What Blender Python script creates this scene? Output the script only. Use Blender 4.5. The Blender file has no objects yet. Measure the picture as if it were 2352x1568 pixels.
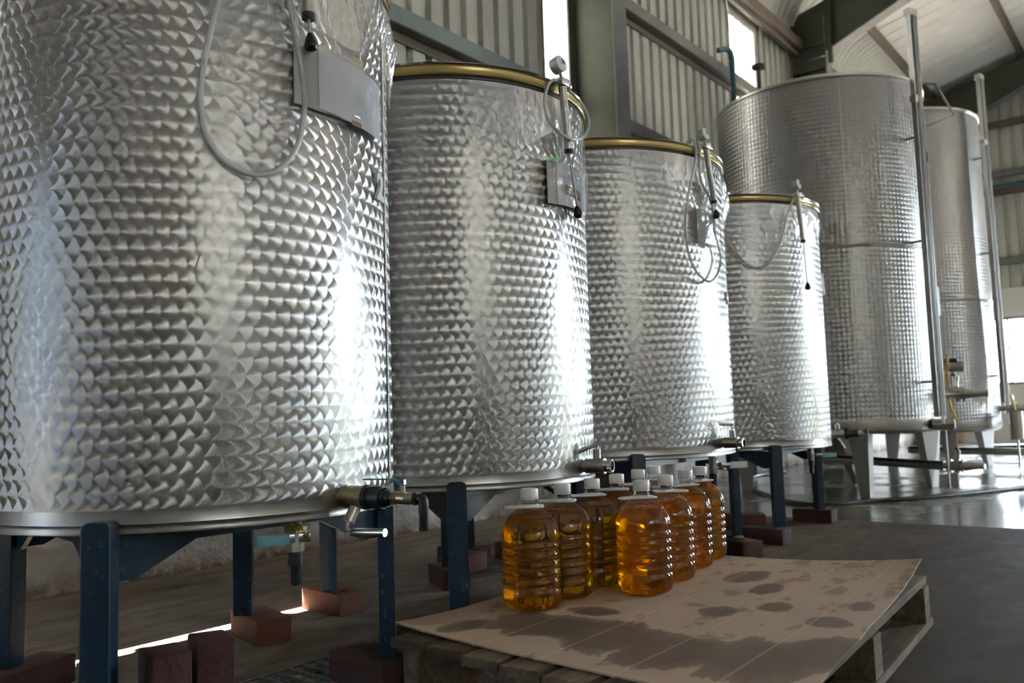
import bpy, bmesh, math, random
from math import sin, cos, pi, radians, sqrt, atan2
from mathutils import Vector, Matrix, noise

random.seed(7)
sc = bpy.context.scene
COL = sc.collection

# ------------------------------------------------------------------ camera
FPX = 1984.12
cd = bpy.data.cameras.new('camera')
cam = bpy.data.objects.new('camera', cd); COL.objects.link(cam)
_p, _r, _y = radians(4.9281), radians(-1.8004), radians(38.1106)
_fh = Vector((cos(_y), sin(_y), 0)); _r0 = Vector((sin(_y), -cos(_y), 0)); _up = Vector((0, 0, 1))
_fw = _fh * cos(_p) + _up * sin(_p); _u0 = _up * cos(_p) - _fh * sin(_p)
_rt = _r0 * cos(_r) + _u0 * sin(_r); _u = _u0 * cos(_r) - _r0 * sin(_r)
cam.matrix_world = Matrix(((_rt.x, _u.x, -_fw.x, 0), (_rt.y, _u.y, -_fw.y, 0), (_rt.z, _u.z, -_fw.z, 0.6548), (0, 0, 0, 1)))
cd.sensor_width = 36.0; cd.lens = FPX / 2352 * 36.0
cd.clip_start = 0.05; cd.clip_end = 300
cd.dof.use_dof = True; cd.dof.focus_distance = 2.35; cd.dof.aperture_fstop = 4.0
sc.camera = cam

# ------------------------------------------------------------------ world, sun, exposure
w = bpy.data.worlds.new('world'); sc.world = w; w.use_nodes = True
bg = w.node_tree.nodes['Background']
bg.inputs[0].default_value = (0.74, 0.87, 1.0, 1); bg.inputs[1].default_value = 22.0
sd = bpy.data.lights.new('sun', 'SUN'); sd.energy = 115.0; sd.angle = radians(0.53); sd.color = (1.0, 0.93, 0.82)
sun = bpy.data.objects.new('sun', sd); COL.objects.link(sun)
sun.rotation_euler = Vector((-0.10, 1.0, 2.22)).to_track_quat('Z', 'Y').to_euler()
sun.location = (2, 12, 14)
sc.view_settings.view_transform = 'Standard'; sc.view_settings.look = 'None'
sc.view_settings.gamma = 1.0; sc.view_settings.use_curve_mapping = False
sc.view_settings.exposure = 1.5
sc.cycles.max_bounces = 8; sc.cycles.transmission_bounces = 8; sc.cycles.transparent_max_bounces = 12
sc.cycles.glossy_bounces = 3; sc.cycles.diffuse_bounces = 3
sc.cycles.use_adaptive_sampling = True; sc.cycles.adaptive_threshold = 0.2; sc.cycles.adaptive_min_samples = 28
sc.cycles.sample_clamp_indirect = 6.0
sc.cycles.caustics_refractive = True; sc.cycles.blur_glossy = 0.6

# room extents
WX0, WX1, WYL, WYR = -7.0, 15.5, 3.633, -11.0
def portal(name, loc, rot, sx, sy):
    l = bpy.data.lights.new(name, 'AREA'); l.shape = 'RECTANGLE'; l.size = sx; l.size_y = sy
    l.cycles.is_portal = True
    o = bpy.data.objects.new(name, l); COL.objects.link(o); o.location = loc; o.rotation_euler = rot
portal('daylight_door_gable', (WX1 - 0.02, -7.0, 2.15), (0, radians(90), 0), 4.3, 2.0)
portal('daylight_door_left', (-3.475, WYL - 0.12, 1.2), (radians(-90), 0, 0), .95, 2.4)
portal('daylight_window_gable', (WX1 - 0.02, 0.95, 1.44), (0, radians(90), 0), 1.06, 4.8)

# ------------------------------------------------------------------ node helper
class NB:
    def __init__(s, name):
        s.m = bpy.data.materials.new(name); s.m.use_nodes = True
        s.nt = s.m.node_tree; s.nt.nodes.clear()
        s.out = s.n('ShaderNodeOutputMaterial')
    def n(s, t, **k):
        x = s.nt.nodes.new(t)
        for a, b in k.items(): setattr(x, a, b)
        return x
    def put(s, sock, v):
        if hasattr(v, 'is_output') or isinstance(v, bpy.types.NodeSocket): s.nt.links.new(v, sock)
        else:
            if isinstance(v, (tuple, list)) and len(v) == 3 and sock.type == 'RGBA': v = (*v, 1)
            sock.default_value = v
    def ma(s, op, a, b=None, c=None, clamp=False):
        x = s.n('ShaderNodeMath', operation=op); x.use_clamp = clamp
        for i, v in enumerate((a, b, c)):
            if v is not None: s.put(x.inputs[i], v)
        return x.outputs[0]
    def vm(s, op, a, b=None, sc_=None):
        x = s.n('ShaderNodeVectorMath', operation=op)
        s.put(x.inputs[0], a)
        if b is not None: s.put(x.inputs[1], b)
        if sc_ is not None: s.put(x.inputs['Scale'], sc_)
        return x.outputs['Value'] if op in ('DOT_PRODUCT', 'LENGTH') else x.outputs[0]
    def xyz(s, v):
        x = s.n('ShaderNodeSeparateXYZ'); s.put(x.inputs[0], v); return x.outputs
    def comb(s, a, b, c):
        x = s.n('ShaderNodeCombineXYZ')
        for i, v in enumerate((a, b, c)): s.put(x.inputs[i], v)
        return x.outputs[0]
    def noise(s, vec, scale, detail=4, rough=.55, dist=0.0):
        x = s.n('ShaderNodeTexNoise'); s.put(x.inputs['Vector'], vec)
        x.inputs['Scale'].default_value = scale; x.inputs['Detail'].default_value = detail
        x.inputs['Roughness'].default_value = rough; x.inputs['Distortion'].default_value = dist
        return x.outputs[0]
    def ramp(s, f, stops, interp='LINEAR'):
        x = s.n('ShaderNodeValToRGB'); s.put(x.inputs[0], f); e = x.color_ramp.elements; x.color_ramp.interpolation = interp
        while len(e) < len(stops): e.new(0.5)
        for i, (p, c) in enumerate(stops):
            e[i].position = p; e[i].color = (*c, 1) if not isinstance(c, (int, float)) else (c, c, c, 1)
        return x.outputs[0]
    def mix(s, f, a, b, mode='MIX'):
        x = s.n('ShaderNodeMix', data_type='RGBA', blend_type=mode)
        s.put(x.inputs[0], f); s.put(x.inputs[6], a); s.put(x.inputs[7], b); return x.outputs[2]
    def obj(s): return s.n('ShaderNodeTexCoord').outputs['Object']
    def pos(s): return s.n('ShaderNodeNewGeometry').outputs['Position']
    def bump(s, h, strength=.3, dist=.01, normal=None):
        x = s.n('ShaderNodeBump'); x.inputs['Strength'].default_value = strength; x.inputs['Distance'].default_value = dist
        s.put(x.inputs['Height'], h)
        if normal is not None: s.put(x.inputs['Normal'], normal)
        return x.outputs[0]
    def pr(s, col=(.8, .8, .8), rough=.5, metal=0.0, **k):
        x = s.n('ShaderNodeBsdfPrincipled')
        s.put(x.inputs['Base Color'], col); s.put(x.inputs['Roughness'], rough); s.put(x.inputs['Metallic'], metal)
        for a, v in k.items(): s.put(x.inputs[a.replace('_', ' ')], v)
        return x
    def end(s, sh):
        s.nt.links.new(sh.outputs[0] if hasattr(sh, 'outputs') else sh, s.out.inputs[0]); return s.m

def simple(name, col, rough=.5, metal=0.0, var=.0, scale=8.0, bump=0.0, bscale=60.0, **k):
    b = NB(name); v = b.obj(); c = col
    if var: c = b.mix(b.noise(v, scale, 5), tuple(x * (1 - var) for x in col), tuple(min(1, x * (1 + var)) for x in col))
    if bump: k['Normal'] = b.bump(b.noise(v, bscale, 5), bump, .004)
    return b.end(b.pr(c, rough, metal, **k))

MAT = {}
def marble(name, stagger, rad, rough, aniso, col, dishk):
    """circle-brushed (engine turned) stainless steel: overlapping discs of circular brushing"""
    b = NB(name)
    uv = b.n('ShaderNodeUVMap'); u, v, _ = b.xyz(uv.outputs[0])
    j0 = b.ma('FLOOR', v); f = b.ma('SUBTRACT', v, j0)
    best = None
    for k in (0, 1):
        j = b.ma('ADD', j0, float(k)); dv = b.ma('SUBTRACT', f, float(k))
        w2 = b.ma('MAXIMUM', b.ma('SUBTRACT', rad * rad, b.ma('MULTIPLY', dv, dv)), 0.0)
        hw = b.ma('SQRT', w2)
        off = b.ma('MULTIPLY', b.ma('FLOORED_MODULO', j, 2.0), .5 * stagger)
        cx = b.ma('ADD', b.ma('CEIL', b.ma('SUBTRACT', b.ma('SUBTRACT', u, hw), off)), off)
        bad = b.ma('GREATER_THAN', cx, b.ma('ADD', u, hw))
        cx = b.ma('ADD', cx, b.ma('MULTIPLY', bad, 50.0))
        cand = (cx, dv, j)
        if best is None: best = cand
        else:
            t = b.ma('LESS_THAN', cand[0], best[0])
            def sel(p, q): return b.ma('ADD', p, b.ma('MULTIPLY', t, b.ma('SUBTRACT', q, p)))
            best = tuple(sel(p, q) for p, q in zip(best, cand))
    cx, dv, j = best
    du = b.ma('SUBTRACT', u, cx)
    geo = b.n('ShaderNodeNewGeometry'); N = geo.outputs['Normal']
    Eu = b.vm('NORMALIZE', b.vm('CROSS_PRODUCT', (0, 0, 1), N))
    T = b.vm('NORMALIZE', b.vm('ADD', b.vm('SCALE', Eu, sc_=du), b.vm('SCALE', (0, 0, 1), sc_=dv)))
    wn = b.n('ShaderNodeTexWhiteNoise', noise_dimensions='2D'); b.put(wn.inputs['Vector'], b.comb(cx, j, 0.0))
    rx, ry, rz = b.xyz(wn.outputs['Color'])
    d = b.ma('SQRT', b.ma('ADD', b.ma('MULTIPLY', du, du), b.ma('MULTIPLY', dv, dv)))
    # discs are ground in very slightly dished and never quite square to the sheet
    dish = b.ma('ADD', .012, b.ma('MULTIPLY', d, dishk))
    tilt = b.vm('ADD', b.vm('SCALE', Eu, sc_=b.ma('ADD', b.ma('MULTIPLY', b.ma('SUBTRACT', rx, .5), .018), .014)),
                b.vm('SCALE', (0, 0, 1), sc_=b.ma('MULTIPLY', b.ma('SUBTRACT', ry, .5), .018)))
    N2 = b.vm('NORMALIZE', b.vm('ADD', N, b.vm('ADD', tilt, b.vm('SCALE', T, sc_=dish))))
    smudge = b.noise(b.pos(), 3.5, 4, .6)
    c = b.mix(smudge, tuple(x * .90 for x in col), tuple(min(1, x * 1.05) for x in col))
    # fine circular scratch lines
    ring = b.n('ShaderNodeTexNoise', noise_dimensions='2D'); b.put(ring.inputs['Vector'], b.comb(b.ma('MULTIPLY', d, 60.0), b.ma('MULTIPLY', cx, 7.3), 0.0))
    ring.inputs['Scale'].default_value = 1.0
    c = b.mix(b.ma('MULTIPLY', ring.outputs[0], .28), c, tuple(x * .72 for x in col))
    edge = b.ma('MULTIPLY', b.ma('DIVIDE', b.ma('SUBTRACT', d, rad * .90), rad * .10), .16, clamp=True)
    c = b.mix(b.ma('MAXIMUM', edge, 0.0), c, tuple(x * .45 for x in col))
    c = b.mix(b.ma('MULTIPLY', rz, .16), c, tuple(x * .6 for x in col))
    ro = b.ma('ADD', rough - .03, b.ma('MULTIPLY', smudge, .06))
    p = b.pr(c, ro, 1.0, Anisotropic=aniso, Tangent=T, Normal=N2)
    return b.end(p)

STEEL = (.50, .49, .475)
MAT['marble'] = marble('circle_brushed_steel', 1.0, 1.0, .36, 1.0, STEEL, .026)
MAT['marble_small'] = marble('fine_circle_brushed_steel', 0.0, .74, .36, .9, (.37, .365, .355), .30)
MAT['steel'] = simple('brushed_steel', (.56, .555, .54), .26, 1.0, .08, 20)
MAT['band'] = simple('brushed_steel_band', (.30, .29, .28), .30, 1.0, .06, 20, Anisotropic=.5)
MAT['steel_dull'] = simple('dull_steel', (.46, .44, .40), .38, 1.0, .25, 60)
MAT['steel_leg'] = simple('satin_steel_plate', (.42, .41, .385), .5, .6, .08, 12)
MAT['chrome'] = simple('polished_steel', (.72, .72, .70), .12, 1.0)
MAT['brass'] = simple('aged_brass', (.46, .40, .27), .34, 1.0, .3, 70)
MAT['gold'] = simple('amber_lid_seal', (.54, .42, .18), .25, .55, .15, 6)
MAT['rubber'] = simple('black_rubber', (.012, .012, .013), .42)
MAT['knob'] = simple('black_bakelite', (.010, .010, .011), .28)
MAT['dark_gap'] = simple('dark_seal', (.05, .045, .045), .35)
MAT['white_plastic'] = simple('white_plastic', (.88, .88, .87), .35, 0, .03, 30)
MAT['paper'] = None
MAT['grey_plastic'] = simple('grey_board', (.55, .56, .52), .5)
MAT['cyan'] = simple('pale_blue_grip', (.20, .48, .56), .42, 0, .12, 40)
MAT['blue_grip'] = simple('blue_grip', (.01, .13, .22), .35, 0, .1, 40)
MAT['wax'] = simple('hardened_oil_residue', (.42, .33, .10), .4, 0, .25, 80, Subsurface_Weight=.2)
MAT['tape_kraft'] = simple('brown_tape', (.42, .30, .14), .5)
MAT['green_dark'] = simple('dark_green_steel', (.075, .080, .060), .75, .0, .3, 3, Specular_IOR_Level=.15)
MAT['grey_steel'] = simple('weathered_grey_steel', (.15, .15, .152), .65, .0, .3, 6, Specular_IOR_Level=.25)
MAT['blue_steel'] = simple('grey_blue_girt', (.15, .19, .19), .5, .0, .3, 7)
MAT['rust_steel'] = simple('brown_purlin', (.085, .065, .05), .6, 0, .35, 6)
MAT['black_hose'] = simple('black_hose', (.012, .012, .012), .33)
MAT['blue_pipe'] = simple('blue_pipe', (.03, .09, .14), .5, 0, .2, 10)
MAT['yellow_hose'] = simple('yellow_hose', (.75, .45, .05), .4)

def m_sheet():
    b = NB('painted_sheet'); v = b.pos(); x, y, z = b.xyz(v)
    st = b.noise(b.comb(b.ma('MULTIPLY', x, 9.0), y, b.ma('MULTIPLY', z, .8)), 1.0, 5)
    c = b.ramp(st, [(.25, (.40, .385, .33)), (.7, (.52, .51, .46))])
    return b.end(b.pr(c, .38, .0, Specular_IOR_Level=.5))
MAT['sheet'] = m_sheet()
def m_trans(name, col):
    b = NB(name)
    d = b.n('ShaderNodeBsdfTranslucent'); d.inputs[0].default_value = col
    g = b.n('ShaderNodeBsdfDiffuse'); g.inputs[0].default_value = (.6, .6, .58, 1)
    m = b.n('ShaderNodeMixShader'); m.inputs[0].default_value = .22
    b.nt.links.new(d.outputs[0], m.inputs[1]); b.nt.links.new(g.outputs[0], m.inputs[2])
    return b.end(m)
MAT['translucent'] = m_trans('translucent_sheet', (.13, .13, .124, 1))
MAT['fibreglass'] = m_trans('fibreglass_sheet', (.128, .125, .115, 1))
def m_plaster():
    b = NB('limewashed_plaster'); v = b.pos(); x, y, z = b.xyz(v)
    n1 = b.noise(v, 7, 8, .62); n2 = b.noise(v, 38, 6, .6)
    c = b.ramp(b.noise(v, 3.2, 7, .65), [(.28, (.64, .57, .51)), (.55, (.84, .78, .73)), (.8, (.90, .86, .81))])
    dirt = b.ma('MULTIPLY', b.ma('SUBTRACT', 1.0, b.ma('MULTIPLY', z, 10.0), clamp=True), b.ramp(n1, [(.35, 0.0), (.55, 1.0)]))
    c = b.mix(dirt, c, b.mix(n2, (.10, .075, .055), (.34, .17, .08)))
    h = b.ma('ADD', n1, b.ma('MULTIPLY', n2, .45))
    return b.end(b.pr(c, .85, 0, Normal=b.bump(h, 1.0, .045)))
MAT['plaster'] = m_plaster()
def m_white_wall():
    b = NB('white_painted_masonry'); v = b.pos(); x, y, z = b.xyz(v)
    n = b.noise(v, 4, 5)
    stain = b.ma('MULTIPLY', b.ramp(b.noise(b.comb(x, b.ma('MULTIPLY', y, 3.0), b.ma('MULTIPLY', z, .4)), 1.6, 4), [(.45, 0.0), (.65, 1.0)]),
                 b.ma('SUBTRACT', 1.0, z, clamp=True))
    c = b.mix(stain, b.mix(n, (.62, .59, .53), (.72, .69, .64)), (.50, .30, .12))
    return b.end(b.pr(c, .8, 0, Normal=b.bump(n, .3, .02)))
MAT['white_wall'] = m_white_wall()
def m_floor():
    b = NB('stained_concrete'); v = b.pos()
    n1 = b.noise(v, 1.1, 7, .62, .4); n2 = b.noise(v, 9, 6, .6); n3 = b.noise(v, 180, 3)
    px, py, pz = b.xyz(v)
    c = b.ramp(n1, [(.28, (.12, .096, .074)), (.5, (.22, .178, .138)), (.75, (.33, .275, .22))])
    front_dark = b.ma('ADD', b.ma('MULTIPLY', b.ma('SUBTRACT', 1.75, py), 1.4), b.ma('MULTIPLY', b.ma('SUBTRACT', n1, .5), 2.0), clamp=True)  # floor tone darkens away from the left wall, edge broken by noise
    streak = b.noise(b.comb(b.ma('MULTIPLY', px, 1.2), b.ma('MULTIPLY', py, 6.0), 0.), 2.2, 7, .65, .5)
    c = b.mix(b.ramp(streak, [(.42, 0.), (.66, .7)]), c, (.085, .062, .044))
    scuff = b.ramp(b.noise(b.comb(px, b.ma('MULTIPLY', py, 2.5), 4.), 6.0, 8, .72, 1.0), [(.60, 0.), (.70, .5)])
    c = b.mix(scuff, c, (.38, .32, .26))
    c = b.mix(b.ma('MULTIPLY', front_dark, .86), c, (.026, .022, .0195))
    c = b.mix(b.ma('MULTIPLY', n2, .45), c, (.09, .072, .055))
    c = b.mix(b.ma('MULTIPLY', n3, .08), c, (.16, .14, .12))
    ro = b.ramp(n2, [(.3, .60), (.7, .85)])
    h = b.ma('ADD', b.ma('MULTIPLY', n2, .6), b.ma('MULTIPLY', n3, .25))
    return b.end(b.pr(c, ro, 0, Specular_IOR_Level=.06, Normal=b.bump(h, .35, .006)))
MAT['floor'] = m_floor()
def m_wet():
    b = NB('wet_painted_concrete'); v = b.pos()
    n1 = b.noise(v, .9, 6, .6); n2 = b.noise(v, 6.5, 6, .62, .3); n3 = b.noise(v, 55, 3)
    wet = b.ramp(b.noise(v, 1.7, 6, .65, .5), [(.40, 0.0), (.52, 1.0)])
    c = b.ramp(n1, [(.3, (.15, .14, .115)), (.6, (.22, .21, .18)), (.8, (.27, .26, .23))])
    c = b.mix(b.ramp(n2, [(.55, 0.0), (.75, .6)]), c, (.085, .075, .06))
    c = b.mix(b.ma('MULTIPLY', wet, .35), c, (.06, .055, .048))
    ro = b.ma('ADD', .30, b.ma('MULTIPLY', wet, -.22))
    h = b.ma('ADD', b.ma('MULTIPLY', n2, .6), b.ma('MULTIPLY', n3, b.ma('SUBTRACT', 1.0, b.ma('MULTIPLY', wet, .55))))
    return b.end(b.pr(c, ro, 0, Specular_IOR_Level=.6, Normal=b.bump(h, .28, .008)))
MAT['wet_floor'] = m_wet()
def m_ceiling():
    b = NB('white_ceiling_panel'); v = b.pos(); x, y, z = b.xyz(v)
    c = b.ramp(b.noise(v, 2.0, 6, .65), [(.3, (.78, .72, .68)), (.7, (.90, .86, .83))])
    sp = b.ramp(b.noise(v, 28, 3), [(.66, 0.0), (.74, .6)])
    return b.end(b.pr(b.mix(sp, c, (.40, .33, .27)), .6))
MAT['ceiling'] = m_ceiling()
def m_blue():
    b = NB('worn_blue_paint'); v = b.pos(); x, y, z = b.xyz(v)
    sp = b.noise(b.comb(b.ma('ADD', b.ma('MULTIPLY', x, 2.2), b.ma('MULTIPLY', z, .7)), y, z), 42, 5, .6)
    wear = b.ramp(sp, [(.60, 0.0), (.67, 1.0)])
    lo = b.ramp(b.noise(v, 4, 4), [(.40, .12), (.65, .9)])
    c = b.mix(b.ma('MULTIPLY', wear, lo), (.004, .021, .046), (.025, .15, .21))
    rust = b.ramp(b.noise(v, 34, 5), [(.66, 0.0), (.72, .8)])
    c = b.mix(rust, c, (.03, .018, .012))
    return b.end(b.pr(c, .36, 0, Normal=b.bump(sp, .15, .003)))
MAT['blue'] = m_blue()
def m_brick(name, c0, c1):
    b = NB(name); v = b.obj(); oi = b.n('ShaderNodeObjectInfo')
    n1 = b.noise(b.vm('ADD', v, b.comb(oi.outputs['Random'], 0., 0.)), 16, 6, .65); n2 = b.noise(v, 120, 4)
    c = b.mix(n1, c0, c1); c = b.mix(b.ramp(n1, [(.60, 0.), (.8, .7)]), c, (.09, .05, .04))
    return b.end(b.pr(c, .85, 0, Normal=b.bump(b.ma('ADD', n1, b.ma('MULTIPLY', n2, .5)), .7, .006)))
MAT['brick'] = m_brick('red_clay_brick', (.10, .040, .027), (.165, .066, .044))
MAT['brick_dark'] = m_brick('dark_red_brick', (.045, .018, .015), (.080, .032, .027))
def m_wood():
    b = NB('weathered_pallet_wood'); v = b.obj(); x, y, z = b.xyz(v); oi = b.n('ShaderNodeObjectInfo')
    o = b.ma('MULTIPLY', oi.outputs['Random'], 13.0)
    g = b.noise(b.comb(b.ma('ADD', b.ma('MULTIPLY', x, 2.5), o), b.ma('MULTIPLY', y, 40.0), b.ma('MULTIPLY', z, 40.0)), 1.0, 6, .6, .6)
    c = b.ramp(g, [(.3, (.07, .045, .026)), (.55, (.15, .105, .064)), (.75, (.24, .18, .12))])
    c = b.mix(b.ramp(b.noise(v, 9, 5), [(.5, 0.), (.72, .7)]), c, (.06, .045, .035))
    return b.end(b.pr(c, .8, 0, Normal=b.bump(g, .5, .003)))
MAT['wood'] = m_wood()
def m_card():
    b = NB('oil_stained_cardboard'); v = b.obj(); x, y, z = b.xyz(v)
    flute = b.ma('SINE', b.ma('MULTIPLY', y, 6.2832 / .0062))
    n1 = b.noise(v, 3.0, 5)
    c = b.mix(n1, (.42, .31, .215), (.50, .375, .27))
    c = b.mix(b.ma('ADD', .05, b.ma('MULTIPLY', flute, .05)), c, (.24, .17, .11))
    # dark oil stains: hand-placed wobbly patches plus smears
    wob = b.noise(b.vm('ADD', v, (3.1, 1.7, 0)), 5.0, 5, .55); wob2 = b.noise(b.comb(b.ma('MULTIPLY', x, 1.0), b.ma('MULTIPLY', y, 2.2), 0.), 11, 6, .62)
    tot = None
    for sx, sy, ax, ay in CARD_STAINS:
        dx = b.ma('DIVIDE', b.ma('SUBTRACT', x, sx), ax); dy = b.ma('DIVIDE', b.ma('SUBTRACT', y, sy), ay)
        d = b.ma('SQRT', b.ma('ADD', b.ma('MULTIPLY', dx, dx), b.ma('MULTIPLY', dy, dy)))
        k = b.ma('SUBTRACT', 1.0, d)
        tot = k if tot is None else b.ma('MAXIMUM', tot, k)
    f = b.ma('ADD', tot, b.ma('ADD', b.ma('MULTIPLY', b.ma('SUBTRACT', wob, .5), 1.5), b.ma('MULTIPLY', b.ma('SUBTRACT', wob2, .5), .7)))
    big = b.ramp(f, [(.02, 0.), (.07, .75), (.4, 1.)])
    smear = b.ramp(b.ma('ADD', b.noise(b.comb(x, b.ma('MULTIPLY', y, 1.6), 0.), 8.5, 6, .62), b.ma('MULTIPLY', x, .045)), [(.60, 0.), (.63, .45), (.75, .6)])
    st = b.ma('MAXIMUM', big, smear)
    c = b.mix(st, c, b.mix(n1, (.105, .068, .042), (.15, .10, .063)))
    for cy_, sl_ in ((.17, .02), (.36, -.01), (.55, .015), (.73, .01), (.90, 0.)):
        dd = b.ma('ABSOLUTE', b.ma('SUBTRACT', b.ma('SUBTRACT', y, cy_), b.ma('MULTIPLY', x, sl_)))
        c = b.mix(b.ma('MULTIPLY', b.ma('LESS_THAN', dd, .0028), .35), c, (.62, .50, .38))
    ro = b.ma('SUBTRACT', .82, b.ma('MULTIPLY', st, .25))
    return b.end(b.pr(c, ro, 0, Normal=b.bump(flute, .10, .0008)))
CARD_STAINS = [(.17, .87, .09, .05), (.27, .70, .12, .16), (.27, .52, .15, .14), (.24, .34, .15, .16), (.27, .17, .18, .14), (.38, .06, .16, .12), (.47, .70, .05, .07), (.62, .42, .07, .05), (.74, .32, .06, .05), (.84, .13, .06, .04), (.65, .15, .06, .05), (1.10, .54, .12, .06), (.95, .42, .08, .04)]
MAT['card'] = m_card()

def film(name, refl, tint=(.96, .97, .98), rough=.06, haze=.05, bump=.0, bs=30.0, stretch=1.0):
    b = NB(name); v = b.pos()
    tr = b.n('ShaderNodeBsdfTransparent'); tr.inputs[0].default_value = (*tint, 1)
    gl = b.n('ShaderNodeBsdfGlossy'); gl.inputs['Roughness'].default_value = rough
    gl.inputs['Color'].default_value = (1, 1, 1, 1)
    df = b.n('ShaderNodeBsdfDiffuse'); df.inputs[0].default_value = (.8, .81, .83, 1)
    fr = b.n('ShaderNodeFresnel'); fr.inputs[0].default_value = 1.5
    if bump:
        x, y, z = b.xyz(v)
        nb = b.bump(b.noise(b.comb(x, y, b.ma('MULTIPLY', z, stretch)), bs, 4, .6, .8), bump, .01)
        b.put(gl.inputs['Normal'], nb); b.put(fr.inputs['Normal'], nb)
    m1 = b.n('ShaderNodeMixShader'); m1.inputs[0].default_value = haze
    b.nt.links.new(tr.outputs[0], m1.inputs[1]); b.nt.links.new(df.outputs[0], m1.inputs[2])
    m2 = b.n('ShaderNodeMixShader'); b.put(m2.inputs[0], b.ma('MULTIPLY', fr.outputs[0], refl, clamp=True))
    b.nt.links.new(m1.outputs[0], m2.inputs[1]); b.nt.links.new(gl.outputs[0], m2.inputs[2])
    return b.end(m2)
MAT['film'] = film('stretch_film', .5, haze=.02, bump=.35, bs=45.0, rough=.12, stretch=.35)
MAT['sleeve'] = film('clear_sleeve', 1.4, haze=.08, bump=.5, bs=18.0)
MAT['pet'] = film('clear_bottle_plastic', .75, haze=.0, tint=(.97, .975, .97), rough=.03)
MAT['clear_hose'] = film('clear_pvc_hose', 1.0, tint=(.96, .96, .92), haze=.62, rough=.12)
MAT['glass'] = film('window_glass', 1.0, tint=(.93, .95, .95), haze=.18, rough=.1)
MAT['dimming_glass'] = film('dimming_glass', 1.0, tint=(.20, .235, .28), haze=.08, rough=.1)
def m_oil():
    b = NB('golden_oil')
    gl = b.pr((1.0, .88, .62), .0, 0, Transmission_Weight=1.0, IOR=1.38, Specular_IOR_Level=.2)
    tl = b.n('ShaderNodeBsdfTranslucent'); tl.inputs[0].default_value = (1.0, .54, .02, 1)
    p = b.n('ShaderNodeMixShader'); p.inputs[0].default_value = .15          # slightly cloudy, freshly bottled
    b.nt.links.new(gl.outputs[0], p.inputs[1]); b.nt.links.new(tl.outputs[0], p.inputs[2])
    va = b.n('ShaderNodeVolumeAbsorption'); va.inputs[0].default_value = (.994, .868, .02, 1); va.inputs[1].default_value = 24.0
    b.nt.links.new(va.outputs[0], b.out.inputs[1])
    return b.end(p)
MAT['oil'] = m_oil()
def m_paper(name, base, lines=True):
    b = NB(name); v = b.n('ShaderNodeUVMap').outputs[0]; x, y, _ = b.xyz(v)
    c = base
    if lines:
        ln = b.ramp(b.ma('FRACT', b.ma('MULTIPLY', y, 26.0)), [(.84, 0.), (.9, .5)])
        zone = b.ma('MULTIPLY', b.ma('LESS_THAN', y, .52), b.ma('MULTIPLY', b.ma('GREATER_THAN', x, .12), b.ma('LESS_THAN', x, .9)))
        scr = b.ramp(b.noise(b.comb(b.ma('MULTIPLY', x, 60.0), b.ma('MULTIPLY', y, 26.0), 0.), 1.0, 3), [(.60, 0.), (.66, .55)])
        hz = b.ma('MULTIPLY', b.ma('GREATER_THAN', y, .56), b.ma('MULTIPLY', b.ma('LESS_THAN', y, .72), b.ma('MULTIPLY', b.ma('GREATER_THAN', x, .1), b.ma('LESS_THAN', x, .7))))
        c = b.mix(b.ma('MULTIPLY', ln, zone), c, (.48, .50, .62)); c = b.mix(b.ma('MULTIPLY', scr, hz), c, (.40, .43, .58))
    return b.end(b.pr(c, .7))
MAT['paper'] = m_paper('printed_paper', (.88, .88, .93))
MAT['paper_plain'] = m_paper('plain_paper', (.80, .80, .86), False)
MAT['tick_blue'] = simple('blue_ink', (.02, .06, .30), .5)
MAT['dial'] = simple('gauge_dial', (.75, .77, .74), .35)
MAT['green_mark'] = simple('green_mark', (.02, .30, .16), .5)
MAT['green_tape'] = simple('green_tape', (.06, .42, .08), .4)
MAT['outside'] = simple('outside_ground', (.67, .59, .48), .9, 0, .2, .5)
MAT['exterior_wall'] = simple('rear_wall_sheet', (.32, .295, .265), .6, 0, .1, 1)
MAT['hedge'] = simple('hedge_leaves', (.05, .11, .05), .8, 0, .5, 6)
MAT['ochre'] = simple('ochre_wood', (.34, .22, .06), .6, 0, .2, 20)

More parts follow.
